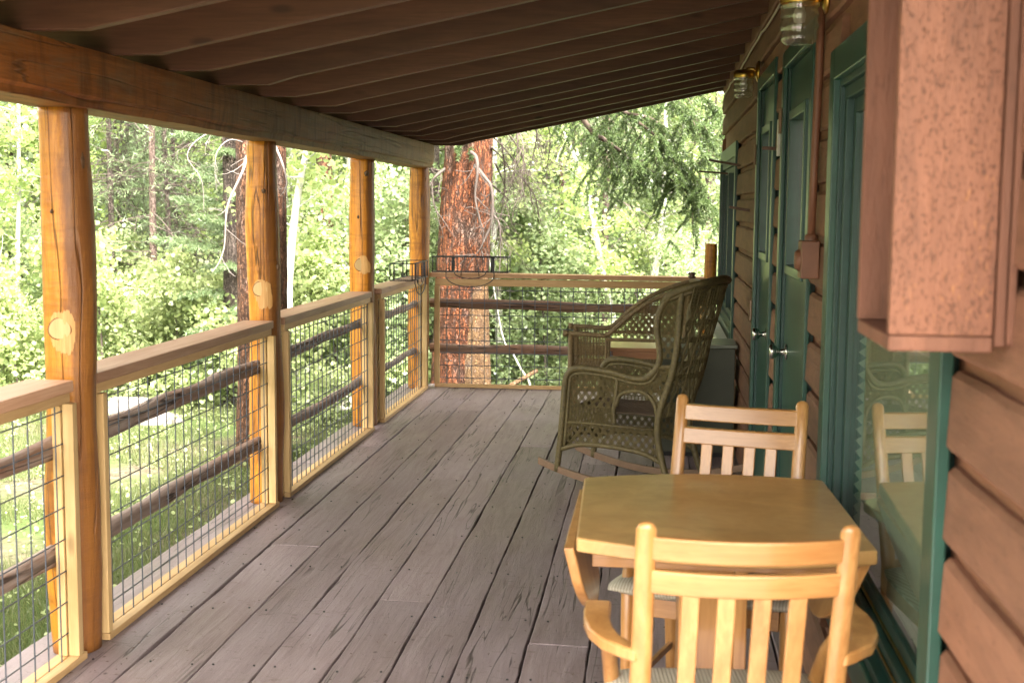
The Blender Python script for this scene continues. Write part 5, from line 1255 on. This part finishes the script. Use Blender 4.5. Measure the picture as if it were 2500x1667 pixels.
dup(spr[1], xat(1500, 20), 20.0, 0.9, 1.0); dup(spr[0], xat(1290, 21), 21.0, 0.9, 2.2); dup(spr[1], xat(1055, 15.5), 15.5, 0.9, 2.2)
near = {'a': [(760, 14.5), (870, 14.2), (980, 16), (1290, 16.5), (1340, 18), (1440, 17), (1540, 17.5), (1650, 17), (1720, 18), (80, 14.5), (-120, 12), (-60, 15), (1000, 18), (1180, 17.5), (700, 16), (620, 17)],
        's': [(300, 12.5), (360, 13), (420, 13.2), (500, 13.4), (570, 12), (200, 12), (120, 12.5), (20, 11.5), (-80, 11), (640, 12.6), (760, 12.4), (830, 12.6), (900, 13), (960, 13.5), (1020, 14), (1250, 15), (1310, 14.8), (1370, 15), (1430, 15.2), (1500, 15.4), (1560, 15.2), (1620, 15.4), (1680, 15), (1740, 15), (1280, 16), (1400, 16), (1540, 16), (1660, 16), (250, 14), (480, 15), (330, 15), (160, 16), (60, 17), (1230, 13.9), (1330, 13.6), (1560, 13.7), (1690, 13.6)],
        'p': [(215, 17), (320, 18), (345, 20), (470, 19), (500, 17.5), (610, 19), (140, 18), (40, 18.5), (950, 18.5), (1290, 19), (1420, 19), (1560, 19.5), (1640, 20), (730, 19)],
        'e': [(450, 21.5), (350, 24), (100, 19), (520, 21), (1310, 20), (1470, 21), (1600, 18.5), (1700, 19.5), (880, 19), (40, 22)]}
for px, y in near['a']: dup(rd.choice(asp), xat(px, y)+rd.uniform(-.2, .2), y, rd.uniform(0.85, 1.1), rd.uniform(0, 6.3), tilt=rd.uniform(-.05, .05))
for px, y in near['s']: dup(rd.choice([shr[0], shr[2]] if 180 < px < 600 else shr), xat(px, y)+rd.uniform(-.2, .2), y, rd.uniform(0.8, 1.25), rd.uniform(0, 6.3))
for px, y in near['p']: dup(pin, xat(px, y)+rd.uniform(-.2, .2), y, rd.uniform(0.85, 1.2), rd.uniform(0, 6.3), tilt=rd.uniform(-.04, .04))
for px, y in near['e']: dup(rd.choice(spr[1:]), xat(px, y)+rd.uniform(-.2, .2), y, rd.uniform(0.8, 1.15), rd.uniform(0, 6.3))
for k in range(95):
    y = 21+rd.random()**0.8*30; px = rd.uniform(-250, 1850); r = rd.random()
    src = rd.choice(asp) if r < 0.34 else rd.choice(spr) if r < 0.62 else pin if r < 0.84 else rd.choice(shr)
    dup(src, xat(px, y), y, rd.uniform(0.9, 1.4), rd.uniform(0, 6.3), tilt=rd.uniform(-.05, .05))
# trees to the left of the porch and behind, which colour the light and the side view
for k in range(26):
    a = rd.uniform(math.pi*0.75, math.pi*1.35); r = rd.uniform(10, 22)
    x, y = 0+r*math.cos(a), 4+r*math.sin(a)
    dup(rd.choice(asp+spr), x, y, rd.uniform(0.9, 1.2), rd.uniform(0, 6.3))

for k in range(34):
    y = rd.uniform(-2, 13); x = -rd.uniform(7.5, 17) - 0.15*y; dup(rd.choice(asp+shr+[pin, spr[0]]), x, y, rd.uniform(0.85, 1.2), rd.uniform(0, 6.3))

# --- grass and ground plants on the bank beside the deck
def grass():
    n = 110000; rg = np.random.default_rng(12)
    x = -0.28-np.abs(rg.normal(size=n))*2.6; y = rg.uniform(1.5, 13.5, n)
    z = np.array([gz(a, b) for a, b in zip(x, y)])
    keep = np.array([noise.noise(Vector((a*0.9, b*0.9, 1))) > -0.22 for a, b in zip(x, y)]); x, y, z = x[keep], y[keep], z[keep]; n = len(x)
    p = np.stack([x, y, z-0.01], 1); d = rg.normal(size=(n, 3))*0.45+np.array([0, 0, 1])
    o = npmesh('grass', needle_tris(p, d, 0.10, 0.0024, rg), 3, M['grass']); struct(o, 'stuff')
    n = 5000; x = -0.35-np.abs(rg.normal(size=n))*2.6; y = rg.uniform(1.5, 13.5, n); cl = rg.integers(0, 700, n)
    cx = -0.4-np.abs(rg.normal(size=700))*2.4; cy = rg.uniform(3, 13, 700); x = cx[cl]+rg.normal(size=n)*0.07; y = cy[cl]+rg.normal(size=n)*0.07; x = np.minimum(x, -0.27)
    z = np.array([gz(a, b) for a, b in zip(x, y)])+np.abs(rg.normal(size=n))*0.06+0.02
    o = npmesh('ground_plants', leaf_polys(np.stack([x, y, z], 1), 0.021, rg, 6, up=0.8), 6, M['shrubleaf']); struct(o, 'stuff')
grass()
for k, (px, y, s, lb) in enumerate([(300, 11.3, 0.30, 'large pale boulder in the grass beyond the second railing panel'), (372, 10.6, 0.17, 'small pale boulder nearer the deck'), (345, 11.9, 0.24, 'rounded boulder behind the larger pale one'), (800, 12.0, 0.3, 'pale rock at the foot of the trees in the third bay')]):
    m = MB(); vs = []; NU, NV = 20, 12; x = xat(px, y); g = gz(x, y)
    for j in range(NV+1):
        for i in range(NU):
            a = i/NU*2*math.pi; b = j/NV*math.pi; d = Vector((math.sin(b)*math.cos(a), math.sin(b)*math.sin(a), math.cos(b)))
            r = s*(1+0.35*noise.noise(d*1.6+Vector((k*5, 0, 0)))+0.12*noise.noise(d*5)); vs.append((x+d.x*r*1.3, y+d.y*r, g+d.z*r*0.62))
    m.quadset(vs, [(j*NU+i, j*NU+(i+1) % NU, (j+1)*NU+(i+1) % NU, (j+1)*NU+i) for j in range(NV) for i in range(NU)])
    single(m, 'boulder', M['rock'], lb, 'boulder', 'boulders in the grass', loc=(x, y, g), smooth=False)
m = MB(); m.tube(smoothpath([A(1310, 905, 12.6), A(1275, 925, 12.4), A(1225, 952, 12.2)], 5), 0.022, 8, wob=0.1); single(m, 'fallen_branch', M['tanbark'], 'fallen branch leaning in the undergrowth beyond the far railing', 'branch', loc=A(1225, 952, 12.2), smooth=True)

# ------------------------------------------------------------------ light, sky, camera
EL, AZ = 58.0, 150.0      # sun elevation, azimuth clockwise from +Y (behind the camera, over the cabin)
w = bpy.data.worlds.new('World'); SC.world = w; w.use_nodes = True
nt = w.node_tree; bg = nt.nodes['Background']; sky = nt.nodes.new('ShaderNodeTexSky'); sky.sky_type = 'NISHITA'; sky.sun_disc = False
sky.sun_elevation = R(EL); sky.sun_rotation = R(AZ); sky.air_density = 1.0; sky.dust_density = 3.0; sky.ozone_density = 1.0
hs = nt.nodes.new('ShaderNodeHueSaturation'); hs.inputs['Saturation'].default_value = 0.22; nt.links.new(sky.outputs[0], hs.inputs['Color'])
wm = nt.nodes.new('ShaderNodeMix'); wm.data_type = 'RGBA'; wm.blend_type = 'MULTIPLY'; wm.inputs[0].default_value = 1.0; wm.inputs[7].default_value = (1.10, 1.0, 0.88, 1)   # thin overcast: nearly neutral sky
nt.links.new(hs.outputs[0], wm.inputs[6]); nt.links.new(wm.outputs[2], bg.inputs[0]); bg.inputs[1].default_value = 0.15
sd = bpy.data.lights.new('sun', 'SUN'); sd.energy = 2.1; sd.angle = R(10); sd.color = (1.0, 0.95, 0.87)
so = bpy.data.objects.new('sun', sd); COL.objects.link(so)
sv = Vector((math.sin(R(AZ))*math.cos(R(EL)), math.cos(R(AZ))*math.cos(R(EL)), math.sin(R(EL))))
so.rotation_euler = sv.to_track_quat('Z', 'Y').to_euler(); so.location = (0, 0, 20)
cd = bpy.data.cameras.new('camera'); co = bpy.data.objects.new('camera', cd); COL.objects.link(co)
co.matrix_world = Matrix(((RR.x, -DD.x, -FF.x, CAM.x), (RR.y, -DD.y, -FF.y, CAM.y), (RR.z, -DD.z, -FF.z, CAM.z), (0, 0, 0, 1)))
cd.sensor_width = 36; cd.lens = F_PX/2500*36; cd.clip_end = 500; cd.clip_start = 0.05
cd.dof.use_dof = True; cd.dof.focus_distance = 6.8; cd.dof.aperture_fstop = 5.6
SC.camera = co
SC.render.engine = 'CYCLES'
SC.cycles.max_bounces = 8; SC.cycles.diffuse_bounces = 5; SC.cycles.transparent_max_bounces = 12; SC.cycles.sample_clamp_indirect = 8
SC.view_settings.view_transform = 'Standard'; SC.view_settings.look = 'None'; SC.view_settings.gamma = 1; SC.view_settings.exposure = 3.6
